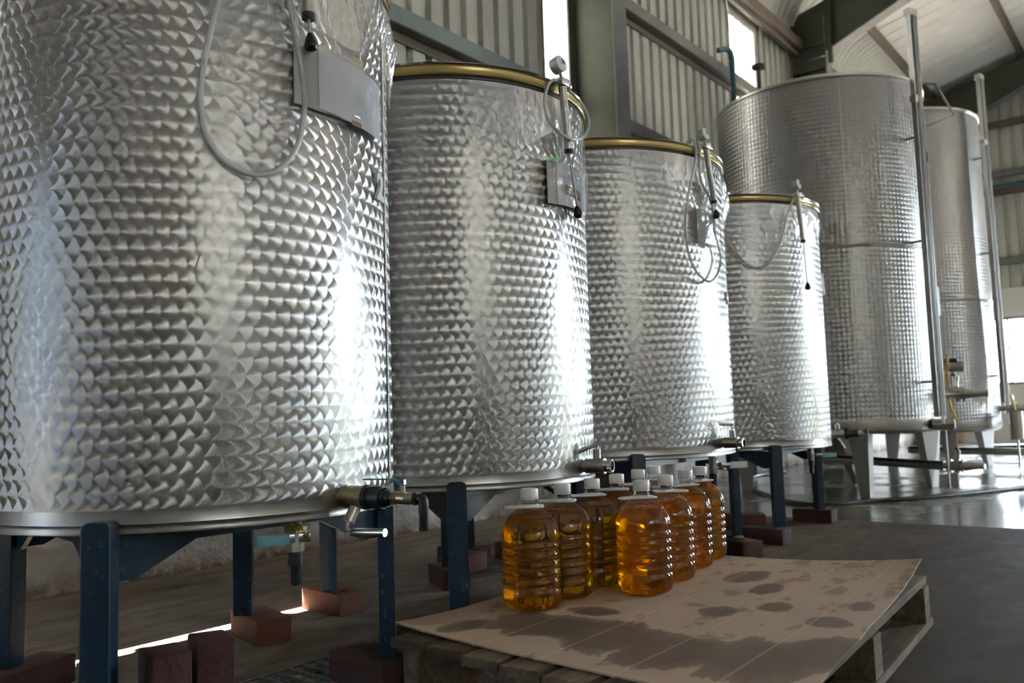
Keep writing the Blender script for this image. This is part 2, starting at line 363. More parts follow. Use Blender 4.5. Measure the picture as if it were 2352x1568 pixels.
# ------------------------------------------------------------------ mesh helper
class MB:
    def __init__(s): s.v = []; s.f = []; s.uv = None
    def add(s, vs, fs):
        o = len(s.v); s.v += [tuple(p) for p in vs]; s.f += [tuple(i + o for i in f) for f in fs]; return s
    def box(s, c, d, M=None):
        x, y, z = d[0] / 2, d[1] / 2, d[2] / 2
        vs = [Vector((a * x, b_ * y, e * z)) for a in (-1, 1) for b_ in (-1, 1) for e in (-1, 1)]
        if M is not None: vs = [M @ p for p in vs]
        vs = [p + Vector(c) for p in vs]
        return s.add(vs, [(0, 1, 3, 2), (4, 6, 7, 5), (0, 4, 5, 1), (2, 3, 7, 6), (0, 2, 6, 4), (1, 5, 7, 3)])
    def lathe(s, prof, seg=32, M=None, a0=0.0, a1=2 * pi, mod=None, cap0=False, cap1=False):
        full = abs(a1 - a0 - 2 * pi) < 1e-6; n = seg if full else seg + 1
        vs = []
        for i in range(n):
            a = a0 + (a1 - a0) * i / seg
            for (r, z) in prof:
                rr = r * (mod(a, z) if mod else 1.0)
                p = Vector((rr * cos(a), rr * sin(a), z)); vs.append(M @ p if M is not None else p)
        k = len(prof); fs = []
        for i in range(seg):
            i2 = (i + 1) % n
            for q in range(k - 1): fs.append((i * k + q, i2 * k + q, i2 * k + q + 1, i * k + q + 1))
        if full:
            if cap0: fs.append(tuple(i * k for i in range(n))[::-1])
            if cap1: fs.append(tuple(i * k + k - 1 for i in range(n)))
        return s.add(vs, fs)
    def tube(s, pts, r, seg=8, closed=False, caps=True, rfun=None, flat=1.0):
        P = [Vector(p) for p in pts]; n = len(P); vs = []; up = None
        for i in range(n):
            t = (P[(i + 1) % n] - P[i - 1]) if closed else (P[min(i + 1, n - 1)] - P[max(i - 1, 0)])
            t.normalize()
            if up is None: up = Vector((0, 0, 1)) if abs(t.z) < .9 else Vector((1, 0, 0))
            sx = t.cross(up).normalized(); up = sx.cross(t).normalized()
            rr = rfun(i / (n - 1)) if rfun else r
            for j in range(seg):
                a = 2 * pi * j / seg; vs.append(P[i] + sx * (rr * cos(a)) + up * (rr * flat * sin(a)))
        fs = []
        for i in range(n if closed else n - 1):
            i2 = (i + 1) % n
            for j in range(seg):
                j2 = (j + 1) % seg; fs.append((i * seg + j, i * seg + j2, i2 * seg + j2, i2 * seg + j))
        if not closed and caps: fs.append(tuple(range(seg))[::-1]); fs.append(tuple((n - 1) * seg + j for j in range(seg)))
        return s.add(vs, fs)
    def cyl(s, a, b_, r, seg=20, r2=None):
        return s.tube([a, b_], r, seg, rfun=(lambda t: r + ((r2 if r2 is not None else r) - r) * t))
    def prism(s, poly, h, M=None):
        """poly in xy, extruded along z by h"""
        n = len(poly); vs = [Vector((x, y, z)) for z in (0, h) for x, y in poly]
        if M is not None: vs = [M @ p for p in vs]
        return s.add(vs, [tuple(range(n))[::-1], tuple(range(n, 2 * n))] + [(i, (i + 1) % n, n + (i + 1) % n, n + i) for i in range(n)])
    def obj(s, name, mat, parent=None, loc=(0, 0, 0), rot=(0, 0, 0), smooth=35, bevel=0.0, fix=True):
        me = bpy.data.meshes.new(name); me.from_pydata(s.v, [], s.f)
        if fix or bevel:
            bm = bmesh.new(); bm.from_mesh(me)
            if fix: bmesh.ops.recalc_face_normals(bm, faces=bm.faces)
            if bevel: bmesh.ops.bevel(bm, geom=bm.edges[:], offset=bevel, segments=2, profile=.6, affect='EDGES', clamp_overlap=True)
            bm.to_mesh(me); bm.free()
        if smooth:
            me.polygons.foreach_set('use_smooth', [True] * len(me.polygons)); me.set_sharp_from_angle(angle=radians(smooth))
        me.materials.append(MAT[mat] if isinstance(mat, str) else mat)
        o = bpy.data.objects.new(name, me); COL.objects.link(o); o.location = loc; o.rotation_euler = rot
        if parent: o.parent = parent
        return o
def linkme(name, me, parent=None, loc=(0, 0, 0), rot=(0, 0, 0)):
    o = bpy.data.objects.new(name, me); COL.objects.link(o); o.location = loc; o.rotation_euler = rot
    if parent: o.parent = parent
    return o
def tag(o, label, cat, group=None):
    o['label'] = label; o['category'] = cat
    if group: o['group'] = group
    return o
def thing(name, label, cat, loc=(0, 0, 0), rz=0.0, group=None):
    o = bpy.data.objects.new(name, None); COL.objects.link(o); o.location = loc; o.rotation_euler = (0, 0, rz)
    o.empty_display_size = .05
    return tag(o, label, cat, group)
def struct(o, label=None):
    o['kind'] = 'structure'
    if label: o['label'] = label
    return o
def sempty(name, loc=(0, 0, 0)):
    o = bpy.data.objects.new(name, None); COL.objects.link(o); o.location = loc; o.empty_display_size = .05
    return struct(o)
def copy_tree(o, parent=None):
    c = o.copy(); COL.objects.link(c); c.parent = parent
    for ch in list(o.children): copy_tree(ch, c)
    return c
def smooth_path(pts, per=8, closed=False):
    P = [Vector(p) for p in pts]; n = len(P); out = []
    for i in range(n if closed else n - 1):
        p0 = P[(i - 1) % n] if closed or i > 0 else P[0] * 2 - P[1]
        p1 = P[i]; p2 = P[(i + 1) % n]
        p3 = P[(i + 2) % n] if closed or i + 2 < n else P[-1] * 2 - P[-2]
        for k in range(per):
            t = k / per
            out.append(.5 * ((2 * p1) + (p2 - p0) * t + (2 * p0 - 5 * p1 + 4 * p2 - p3) * t * t + (3 * p1 - p0 - 3 * p2 + p3) * t ** 3))
    if not closed: out.append(P[-1])
    return out
def align(direction, roll_up=(0, 0, 1)):
    """matrix whose +X is direction, +Z near roll_up"""
    x = Vector(direction).normalized(); u = Vector(roll_up)
    if abs(x.dot(u)) > .98: u = Vector((1, 0, 0))
    y = u.cross(x).normalized(); z = x.cross(y)
    return Matrix(((x.x, y.x, z.x), (x.y, y.y, z.y), (x.z, y.z, z.z)))

# ================================================================== SETTING
# ---- floor with a drain trench
GX0, GX1, GY0, GY1 = 0.35, 1.93, 1.765, 1.978
SPLIT = 5.12
m = MB()
def quad(mb, x0, x1, y0, y1, z): mb.add([(x0, y0, z), (x1, y0, z), (x1, y1, z), (x0, y1, z)], [(0, 1, 2, 3)])
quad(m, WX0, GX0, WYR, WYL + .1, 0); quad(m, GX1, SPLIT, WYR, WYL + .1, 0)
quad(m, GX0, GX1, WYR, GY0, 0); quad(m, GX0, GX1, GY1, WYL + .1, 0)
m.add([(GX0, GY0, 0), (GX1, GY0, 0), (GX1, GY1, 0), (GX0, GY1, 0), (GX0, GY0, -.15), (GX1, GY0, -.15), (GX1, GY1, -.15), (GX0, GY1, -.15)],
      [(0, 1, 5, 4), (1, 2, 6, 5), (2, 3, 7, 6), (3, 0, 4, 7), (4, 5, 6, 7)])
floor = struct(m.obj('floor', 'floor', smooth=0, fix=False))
m = MB(); quad(m, SPLIT, WX1 + .2, WYR, WYL + .1, 0)
m.add([(SPLIT, WYR, 0), (SPLIT, WYL, 0), (SPLIT - .004, WYL, -.01), (SPLIT - .004, WYR, -.01)], [(0, 1, 2, 3)])
o = m.obj('painted_section', 'wet_floor', floor, smooth=0); o['label'] = 'pale painted floor section, wet and shiny'

# ---- left wall: limewashed masonry below, ribbed sheets above
MZ = 2.40          # masonry top
m = MB()
nx, nz = 260, 28
def wallgrid(mb, x0, x1, z0, z1, y, nx, nz, amp):
    vs = []; fs = []
    for i in range(nx + 1):
        for k in range(nz + 1):
            x = x0 + (x1 - x0) * i / nx; z = z0 + (z1 - z0) * k / nz
            d = noise.fractal(Vector((x * 6, z * 6, 1.3)), .7, 2.1, 4) * amp
            vs.append((x, y + d, z))
    for i in range(nx):
        for k in range(nz): a = i * (nz + 1) + k; fs.append((a, a + 1, a + nz + 2, a + nz + 1))
    mb.add(vs, fs)
wallgrid(m, -.5, 8.0, 0, .75, WYL, 420, 38, .007)
m.add([(x, y, z) for x in (-.5, 8.0) for y in (WYL, WYL + .11) for z in (.75, MZ)], [(0, 1, 5, 4), (1, 3, 7, 5), (2, 6, 7, 3)])
m.box((11.8, WYL + .055, MZ / 2), (7.6, .11, MZ))
m.box(((-3.0 - .5) / 2, WYL + .055, MZ / 2), (2.5, .11, MZ)); m.box(((WX0 - 3.95) / 2, WYL + .055, MZ / 2), (3.05, .11, MZ))
wall_left = struct(m.obj('wall_left', 'plaster', smooth=40, fix=False))
# ribbed sheets, 0.686 m cover, four ribs each
SW = .686; RP = SW / 4
def sheet_mesh(name, z0, z1):
    pr = []
    for k in range(4):
        b_ = k * RP
        pr += [(b_, 0), (b_ + .105, 0), (b_ + .118, .034), (b_ + .158, .034)]
    pr += [(SW - .0005, 0.002), (SW + .03, .002)]
    vs = [(x, y, z) for x, y in pr for z in (z0, z1)]
    fs = [(2 * i, 2 * i + 1, 2 * i + 3, 2 * i + 2) for i in range(len(pr) - 1)]
    me = bpy.data.meshes.new(name); me.from_pydata(vs, [], fs); return me
SHZ0, SHZ1 = 2.436, 5.14
me_s = sheet_mesh('corrugated_sheet', SHZ0, SHZ1); me_s.materials.append(MAT['sheet'])
me_t = sheet_mesh('translucent_sheet', SHZ0, SHZ1 - .26); me_t.materials.append(MAT['translucent'])
me_t2 = sheet_mesh('translucent_sheet', 0, 3.4); me_t2.materials.append(MAT['fibreglass'])
X_T1 = 5.07
n0 = int((X_T1 - WX0) / SW) + 1
for i in range(-n0 - 1, 16):
    x = X_T1 + i * SW
    if x > WX1 - .05 or x < WX0 - .6: continue
    if i in (0, 5, -8):
        linkme('translucent_sheet', me_t, wall_left, (x, 3.602, 0)); 
        mm = MB(); mm.add([(0, 0, SHZ1 - .27), (SW + .03, 0, SHZ1 - .27), (SW + .03, 0, SHZ1), (0, 0, SHZ1)], [(0, 1, 2, 3)])
        mm.obj('sheet_header', 'sheet', wall_left, (x, 3.598, 0), smooth=0)
    else: linkme('corrugated_sheet', me_s, wall_left, (x, 3.602, 0))
# flashing closing the gap on the masonry, left open where the light slips in
for x0, x1 in ((WX0, 1.0), (2.06, WX1)):
    MB().box(((x0 + x1) / 2, 3.585, 2.38), (x1 - x0, .004, .26)).obj('flashing', 'grey_steel', wall_left, smooth=0)
# girts: lipped channels
def girt(x0, x1, z, mat, y=3.50):
    mb = MB(); L = x1 - x0; xm = (x0 + x1) / 2
    mb.box((xm, y, z), (L, .006, .10)).box((xm, y + .05, z + .047), (L, .10, .006)).box((xm, y + .006, z - .052), (L, .018, .006))
    g_ = mb.obj('girt', mat, wall_left, smooth=0)
    MB().box((xm, y + .055, z - .045), (L, .092, .006)).box((xm, y + .098, z - .03), (L, .006, .16)).obj('girt_shaded_web', 'rust_steel', wall_left, smooth=0)  # underside and back in dark brown: shade put into the colour
    MB().box((xm, y + .088, z - .112), (L, .014, .006)).obj('girt_lip', 'grey_steel', wall_left, smooth=0)
    return g_
FR = [0.45, 5.45, 10.40, 15.30]     # portal frame positions along the wall
for x0, x1, mt in ((WX0, .4, 'blue_steel'), (.55, 5.35, 'blue_steel'), (5.70, 10.30, 'grey_steel'), (10.6, 15.2, 'grey_steel')):
    girt(x0, x1, 3.03, mt); girt(x0, x1, 4.10, mt)
    mb = MB().box(((x0 + x1) / 2, 3.47, 5.05), (x1 - x0, .10, .13)).box(((x0 + x1) / 2, 3.50, 4.96), (x1 - x0, .04, .06))
    mb.obj('eave_beam', 'rust_steel', wall_left, smooth=0)
# blue pipe fixed to the girt
m = MB().tube(smooth_path([(7.93, 3.48, 4.24), (8.02, 3.42, 4.26), (8.07, 3.40, 4.18), (8.075, 3.40, 3.8), (8.08, 3.40, .6), (8.08, 3.40, .0)], 6), .028, 10)
tag(m.obj('drain_pipe', 'blue_pipe'), 'slim blue pipe dropping from the girt beside the bright sheet', 'pipe')

# unseen side window near the camera; dark pane added to dim its light
win2 = sempty('window_2', (-3.475, WYL + .05, 0)); win2['label'] = 'narrow unseen side window near the camera with an added dimming pane'
MB().add([(-.48, 0, 0), (.48, 0, 0), (.48, 0, MZ), (-.48, 0, MZ)], [(0, 1, 2, 3)]).obj('pane', 'dimming_glass', win2, smooth=0)
# ---- curved eave sheet + ceiling
SL = radians(14.2)
EY, EZ = 3.60, 5.14
RB = .62
def roof_z(y): return RZ0 + (RY0 - y) * math.tan(SL)
# arc from vertical to slope SL
ARC = []
for k in range(13):
    a = (pi / 2 - SL) * k / 12
    ARC.append((EY - RB * (1 - cos(a)), EZ + RB * sin(a)))
RY0, RZ0 = ARC[-1]
ceil = sempty('ceiling')
def bull_mesh():
    vs = []; fs = []; n = len(ARC); NR = 5
    for r_ in range(NR * 6 + 1):
        x = r_ / 6 * .1372; d = .016 * cos(r_ / 6 * 2 * pi)
        for k, (y, z) in enumerate(ARC):
            a = (pi / 2 - SL) * k / 12
            vs.append((x, y - d * cos(a), z - d * sin(a)))
    for r_ in range(NR * 6):
        for k in range(n - 1): a = r_ * n + k; fs.append((a, a + 1, a + n + 1, a + n))
    me = bpy.data.meshes.new('curved_eave_sheet'); me.from_pydata(vs, [], fs)
    me.polygons.foreach_set('use_smooth', [True] * len(fs)); me.materials.append(MAT['sheet']); return me
meb = bull_mesh(); x = WX0
while x < WX1 - .05:
    linkme('curved_eave_sheet', meb, ceil, (x, 0, 0)); x += .686
# white ceiling panels running up the slope
RIDGE = -3.7
PW = .30
def panel_mesh():
    y0, z0 = RY0 + .02, RZ0 + .002; y1 = RIDGE; z1 = roof_z(RIDGE)
    g = .012
    prof = [(0, .018), (g, 0), (PW - g, 0), (PW, .018)]
    vs = [(px, yy, zz + d) for px, d in prof for yy, zz in ((y0, z0), (y1, z1))]
    fs = [(0, 1, 3, 2), (2, 3, 5, 4), (4, 5, 7, 6)]
    me = bpy.data.meshes.new('ceiling_panel'); me.from_pydata(vs, [], fs); me.materials.append(MAT['ceiling']); return me
mep = panel_mesh(); x = WX0
while x < WX1:
    linkme('ceiling_panel', mep, ceil, (x, 0, 0)); x += PW
# far slope and outer skin
z1 = roof_z(RIDGE); z2 = z1 - (RIDGE - WYR) * math.tan(SL)
m = MB().add([(WX0, RIDGE, z1), (WX1, RIDGE, z1), (WX1, WYR, z2), (WX0, WYR, z2)], [(0, 1, 2, 3)])
m.obj('far_slope', 'ceiling', ceil, smooth=0)
m = MB().add([(WX0 - .2, 4.1, EZ + .62), (WX1 + .2, 4.1, EZ + .62), (WX1 + .2, RIDGE, z1 + .12), (WX0 - .2, RIDGE, z1 + .12), (WX1 + .2, WYR - .2, z2 + .1), (WX0 - .2, WYR - .2, z2 + .1),
              (WX0 - .2, 3.66, EZ - .05), (WX1 + .2, 3.66, EZ - .05), (WX0 - .2, 3.66, EZ + .62), (WX1 + .2, 3.66, EZ + .62)],
             [(0, 1, 2, 3), (3, 2, 4, 5), (6, 7, 9, 8), (8, 9, 1, 0)])
m.obj('roof_skin', 'grey_steel', ceil, smooth=0)
# purlins
for y in (3.03, 1.70, .2, -1.3, -2.8):
    z = roof_z(y) - .085
    M_ = Matrix.Rotation(-SL, 3, 'X')
    MB().box(((WX0 + WX1) / 2, y, z), (WX1 - WX0, .055, .15), None).obj('purlin', 'rust_steel', ceil, smooth=0)
for y in (-4.6, -6.1, -7.6, -9.1):
    MB().box(((WX0 + WX1) / 2, y, z1 - (RIDGE - y) * math.tan(SL) - .085), (WX1 - WX0, .055, .15)).obj('purlin', 'rust_steel', ceil, smooth=0)

# ---- portal frames
def frame(idx, x, label):
    e = sempty('trim_%d' % idx, (x, 0, 0)); e['label'] = label
    # column: web + two flanges
    y0, y1 = 3.16, 3.56; H_ = 5.35
    MB().box((0, (y0 + y1) / 2, 2.44), (.012, y1 - y0, 4.88)).obj('column_web', 'green_dark', e, smooth=0)
    MB().box((0.0, y0, H_ / 2), (.19, .016, H_)).obj('column_flange', 'grey_steel', e, smooth=0)
    MB().box((0.0, y1, H_ / 2), (.19, .016, H_)).obj('column_flange', 'green_dark', e, smooth=0)
    # stiffeners at the knee and the haunched rafter
    for z in (4.72, 5.02):
        MB().box((-.05, (y0 + y1) / 2, z), (.09, y1 - y0, .014)).obj('stiffener', 'green_dark', e, smooth=0)
    zt = lambda y: roof_z(y) - .16
    hy = .9                                   # haunch length end
    def zb(y):
        if y > hy: return 4.90 + (3.16 - y) / (3.16 - hy) * (zt(hy) - .32 - 4.90)
        return zt(y) - .32
    ys = [3.56, 3.16, 2.6, 2.0, 1.4, hy, -.5, -2.1, RIDGE]
    poly = [(y, zt(y)) for y in ys] + [(y, zb(y) if y <= 3.16 else 4.88) for y in ys[::-1]]
    mb = MB().add([(dx, y, z) for dx in (-.006, .006) for y, z in poly], [tuple(range(len(poly)))[::-1], tuple(range(len(poly), 2 * len(poly)))])
    mb.obj('rafter_web', 'green_dark', e, smooth=0)
    for fn, mt in ((zb, 'grey_steel'), (zt, 'green_dark')):
        mb = MB(); yy = [y for y in ys if y <= 3.16]
        for a, c in zip(yy[:-1], yy[1:]):
            mb.add([(dx, y, fn(y) + dz) for dx in (-.095, .095) for y in (a, c) for dz in (0, .014)], [(0, 1, 3, 2), (4, 6, 7, 5), (0, 2, 6, 4), (1, 5, 7, 3), (0, 4, 5, 1), (2, 3, 7, 6)])
        mb.obj('rafter_flange', mt, e, smooth=0)
    # far half of the frame
    L_ = (RIDGE - WYR) / cos(SL)
    MB().box((0, (RIDGE + WYR) / 2, (z1 + z2) / 2 - .32), (.19, L_, .32), Matrix.Rotation(SL, 3, 'X')).obj('rafter', 'green_dark', e, smooth=0)
    MB().box((0, WYR + .25, z2 / 2), (.19, .4, z2 - .1)).obj('column', 'green_dark', e, smooth=0)
    return e
frame(1, FR[0], 'dark steel portal frame behind the near tanks')
frame(2, FR[1], 'dark green steel portal frame column behind the second and third tanks')
fr3 = frame(3, FR[2], 'dark green steel portal frame with haunched rafter behind the large tank')
frame(4, FR[3], 'dark steel portal frame against the end wall')
# hanger / cable drop on frame 3
MB().box((-.10, 3.10, 5.35), (.05, .05, 1.2)).obj('drop_bar', 'green_dark', fr3, smooth=0)

# ---- end (gable) wall: masonry, window, door opening, ribbed sheet above
GZ = 2.42
WY0, WY1, WZ0, WZ1 = -1.45, 3.35, .90, 1.97       # window
DY0, DY1, DZ1 = -8.0, -6.0, 4.3                   # big door opening
e = sempty('wall_far')
T_ = .22; xm = WX1 + T_ / 2
m = MB()
def wb(y0, y1, z0, z1_): m.box((xm, (y0 + y1) / 2, (z0 + z1_) / 2), (T_, y1 - y0, z1_ - z0))
wb(WY1, WYL + .1, 0, GZ); wb(WY0, WY1, 0, WZ0); wb(WY0, WY1, WZ1, GZ); wb(DY1, WY0, 0, GZ); wb(WYR, DY0, 0, GZ)
m.obj('masonry', 'white_wall', e, smooth=0)
me_g = sheet_mesh('gable_sheet', 0, 1); me_g.materials.append(MAT['sheet'])
y = WYL
while y > WYR - .1:
    ztop = (roof_z(y - SW / 2) if y - SW / 2 > RIDGE else z1 - (RIDGE - y + SW / 2) * math.tan(SL)) + .25
    zlow = GZ - .02
    if y - SW < DY1 and y > DY0 + .1: zlow = DZ1
    o = linkme('gable_sheet', me_g, e, (WX1 + .03, y, zlow), (0, 0, -pi / 2)); o.scale = (1, 1, ztop - zlow); y -= SW
for z, mt in ((2.84, 'grey_steel'), (3.96, 'rust_steel'), (4.25, 'grey_steel'), (5.05, 'rust_steel')):
    y0 = -4.7 if z < 4.3 else WYR
    MB().box((WX1 - .04, (y0 + WYL) / 2, z), (.06, WYL - y0, .11)).obj('gable_girt', mt, e, smooth=0)
MB().tube([(WX1 - .09, WYL, 4.05), (WX1 - .09, -4.7, 4.05)], .03, 8).obj('conduit', 'blue_pipe', e)
win = sempty('window_1', (WX1 + .05, 0, 0))
win['label'] = 'bright steel framed window with narrow panes in the end wall'
m = MB().box((0, (WY0 + WY1) / 2, WZ1 - .02), (.05, WY1 - WY0, .05)).box((0, (WY0 + WY1) / 2, WZ0 + .02), (.05, WY1 - WY0, .05))
m.obj('window_frame', 'grey_steel', win, smooth=0)
y = WY1
while y > WY0:
    MB().box((0, y, (WZ0 + WZ1) / 2), (.035, .03, WZ1 - WZ0)).obj('mullion', 'grey_steel', win, smooth=0)
    if y - .28 > WY0 - .1:
        MB().add([(0.01, y, WZ0), (0.01, y - .28, WZ0), (0.01, y - .28, WZ1), (0.01, y, WZ1)], [(0, 1, 2, 3)]).obj('pane', 'glass', win, smooth=0)
    y -= .28
d1 = sempty('door_1', (WX1, 0, 0)); d1['label'] = 'large open doorway in the end wall'
MB().box((.1, DY0 - .05, DZ1 / 2), (.24, .1, DZ1)).box((.1, DY1 + .05, DZ1 / 2), (.24, .1, DZ1)).box((.1, (DY0 + DY1) / 2, DZ1 + .06), (.24, DY1 - DY0, .12)).obj('door_frame', 'grey_steel', d1, smooth=0)

# ---- other walls (behind the camera)
m = MB()
xs = [WX0]; STR = [-5.6 + .69 * i for i in range(7)] + [2.4, 6.8, 11.2]
def wr_box(x0, x1, z0, z1_): m.box(((x0 + x1) / 2, WYR - .1, (z0 + z1_) / 2), (x1 - x0, .2, z1_ - z0))
wr_box(WX0, WX1, 0, 2.2)
px = WX0
for x in STR:
    if x - px > .1: wr_box(px, x, 2.2, 5.6)
    px = x + SW
wr_box(px, WX1, 2.2, 5.6); wr_box(WX0, WX1, 5.6, 6.6)
wr = struct(m.obj('wall_right', 'exterior_wall', smooth=0))
for x in STR:
    linkme('translucent_sheet', me_t2, wr, (x, WYR - .05, 2.2))
m = MB().box((WX0 - .1, (WYL + WYR) / 2, 4), (.2, WYL - WYR, 8))
struct(m.obj('wall_back', 'exterior_wall', smooth=0))
m = MB().box((4, -4, -.25), (160, 160, .1))
gr_ = struct(m.obj('ground', 'outside', smooth=0))
m = MB(); wallgrid(m, -24, -4, -.2, 2.1, 0, 70, 8, .5)
hd = m.obj('hedge', 'hedge', gr_, (31, 0, 0), (0, 0, radians(90)), smooth=0, fix=False); hd['label'] = 'green hedge outside the open doorway'

# ================================================================== SMALL TANKS 1-4
TANKS = [(1.205, 1.938, .475, .451, 1.751), (2.191, 2.001, .488, .445, 1.700), (3.424, 2.183, .607, .462, 1.771), (4.588, 2.059, .529, .442, 1.751)]
PITCH = .0318
def pol(k, a, r_off, z):
    cx, cy, R, zb, zt = TANKS[k]; a = radians(a)
    return Vector((cx + (R + r_off) * cos(a), cy + (R + r_off) * sin(a), z))
def uv_shell(R, z0, z1, pitch, seg=160, rows=1):
    N = round(2 * pi * R / pitch); vs = []; fs = []; uvs = []
    for i in range(seg + 1):
        a = 2 * pi * i / seg
        for k in range(rows + 1): vs.append((R * cos(a), R * sin(a), z0 + (z1 - z0) * k / rows))
    me = bpy.data.meshes.new('shell')
    n = rows + 1
    for i in range(seg):
        for k in range(rows): fs.append((i * n + k, (i + 1) * n + k, (i + 1) * n + k + 1, i * n + k + 1))
    me.from_pydata(vs, [], fs)
    me.polygons.foreach_set('use_smooth', [True] * len(fs))
    uvl = me.uv_layers.new(name='UVMap')
    for p in me.polygons:
        for li in p.loop_indices:
            vi = me.loops[li].vertex_index; i, k = divmod(vi, n)
            uvl.data[li].uv = (N * i / seg, (z1 - z0) * k / rows / pitch)
    # exact cylinder normals so the seam does not show
    nr = [Vector((cos(2 * pi * (me.loops[l].vertex_index // n) / seg), sin(2 * pi * (me.loops[l].vertex_index // n) / seg), 0)) for l in range(len(me.loops))]
    me.normals_split_custom_set(nr)
    return me
def film_shell(R, H_, a0, a1, zlow, seed, amp=.010):
    seg = 150; rows = 26; vs = []; fs = []
    for i in range(seg + 1):
        t = i / seg; a = radians(a0 + (a1 - a0) * t)
        zl = zlow(t)
        for k in range(rows + 1):
            f = k / rows; z = H_ - .052 + (zl - (H_ - .052)) * f
            w_ = noise.fractal(Vector((t * 26 + seed, z * 9, seed)), .8, 2.2, 4)
            fold = abs(noise.noise(Vector((t * 60 + z * 14 + seed * 3, z * 5, 2.0 + seed))))
            edge = sin(min(1, t / .03) * pi / 2) * sin(min(1, (1 - t) / .03) * pi / 2)
            d = .0045 + edge * (amp * (.3 + .7 * sin(pi * min(1, f * 1.15))) * max(0, w_ * .8 + .45) + .004 * fold)
            r = R + d
            vs.append((r * cos(a), r * sin(a), z))
    n = rows + 1
    for i in range(seg):
        for k in range(rows): fs.append((i * n + k, (i + 1) * n + k, (i + 1) * n + k + 1, i * n + k + 1))
    mb = MB(); mb.v = vs; mb.f = fs; return mb
def make_tank(k, label, film_spec):
    cx, cy, R, zb, zt = TANKS[k]; H_ = zt - zb
    t = thing('storage_tank', label, 'tank', (cx, cy, zb), 0, 'circle-brushed steel tanks on blue stands')
    z0, z1 = .047, H_ - .048
    me = uv_shell(R, z0, z1, PITCH); me.name = 'shell'; me.materials.append(MAT['marble'])
    linkme('shell', me, t)
    MB().lathe([(R - .03, .004), (R - .003, .0), (R + .0008, .002), (R + .0010, .006), (R + .0003, .009), (R, .017), (R + .0008, .020), (R, .023), (R, .047)], 160).obj('base_band', 'band', t, smooth=20)
    MB().lathe([(R - .01, .004), (R * .5, .012), (.0005, .02)], 64).obj('bottom_plate', 'steel_dull', t)
    MB().lathe([(R - .002, H_ - .049), (R + .0015, H_ - .046), (R + .0015, H_ - .038), (R - .001, H_ - .036)], 128).obj('dark_seal', 'dark_gap', t)
    MB().lathe([(R, H_ - .0375), (R + .011, H_ - .037), (R + .0125, H_ - .034), (R + .008, H_ - .030), (R + .0055, H_ - .020), (R + .0075, H_ - .011), (R + .012, H_ - .008), (R - .004, H_ - .007)], 128).obj('lid_seal', 'gold', t)
    MB().lathe([(R - .004, H_ - .0075), (R + .012, H_ - .007), (R + .014, H_ - .003), (R + .011, H_), (R - .004, H_ + .0005), (R - .01, H_ - .004)], 128).obj('rim', 'chrome', t)
    MB().lathe([(R - .008, H_ - .01), (R - .03, H_ - .03), (R * .4, H_ - .02), (.0005, H_ - .015)], 96).obj('floating_lid', 'steel', t)
    for i, (a0, a1, zl, amp) in enumerate(film_spec):
        film_shell(R, H_, a0, a1, zl, k * 3.7 + i * 1.9 + 1, amp).obj('plastic_film', 'film', t, smooth=180, fix=False)
    return t
def zl(base, var, f, ph): return lambda t: base + var * sin(t * f + ph) + var * .5 * sin(t * f * 2.7 + ph * 2)
tank1 = make_tank(0, 'largest nearest steel tank, cut by the left edge of the picture', [(-175, -62, zl(1.08, .05, 7, .3), .004), (-64, -30, zl(1.10, .05, 5, 1), .022)])
tank2 = make_tank(1, 'steel tank with a coiled clear hose looped over its rim, behind the nearest tank', [(-190, -40, zl(1.02, .05, 9, 2), .006)])
tank3 = make_tank(2, 'steel tank standing behind the oil bottles, third from the left', [(-185, -60, zl(1.16, .04, 8, .5), .005), (-66, -30, zl(1.02, .04, 5, 1), .035)])
tank4 = make_tank(3, 'shortest steel tank in front of the large dimpled tank', [(-200, -40, zl(1.08, .05, 8, 1.2), .012)])

# ---- level scale strips
def level_scale(t, k, a, z0, z1, wdt=.017):
    R = TANKS[k][2]; aw = wdt / R
    seg = 3; mb = MB()
    for sgn in (0,):
        vs = []; fs = []
        for i in range(seg + 1):
            an = radians(a) - aw / 2 + aw * i / seg
            for z in (z0, z1): vs.append(((R + .0035) * cos(an), (R + .0035) * sin(an), z))
        for i in range(seg): fs.append((2 * i, 2 * i + 2, 2 * i + 3, 2 * i + 1))
        mb.add(vs, fs)
    s = mb.obj('level_scale', 'white_plastic', t, fix=False); s['label'] = 'white graduated level strip with blue marks'
    mb = MB(); z = z0 + .008; i = 0
    while z < z1 - .004:
        major = i % 10 == 0; L = aw * (.72 if major else .38); h = .0016 if not major else .0028
        an = radians(a) - aw / 2 + .08 * aw
        p0 = Vector(((R + .0042) * cos(an), (R + .0042) * sin(an), z)); p1 = Vector(((R + .0042) * cos(an + L), (R + .0042) * sin(an + L), z))
        mb.add([p0, p1, p1 + Vector((0, 0, h)), p0 + Vector((0, 0, h))], [(0, 1, 2, 3)])
        z += .01; i += 1
    mb.obj('tick_marks', 'tick_blue', s, smooth=0)
level_scale(tank1, 0, -56.2, .062, 1.235)
level_scale(tank3, 2, -68.0, .07, .62, .013)
o = MB().tube([(-.250, -.4085, .543), (-.255, -.4045, .526), (-.259, -.4025, .509)], .0013, 6).obj('stuck_straw', 'tape_kraft', tank1); o['label'] = 'tiny brown straw stuck to the steel'
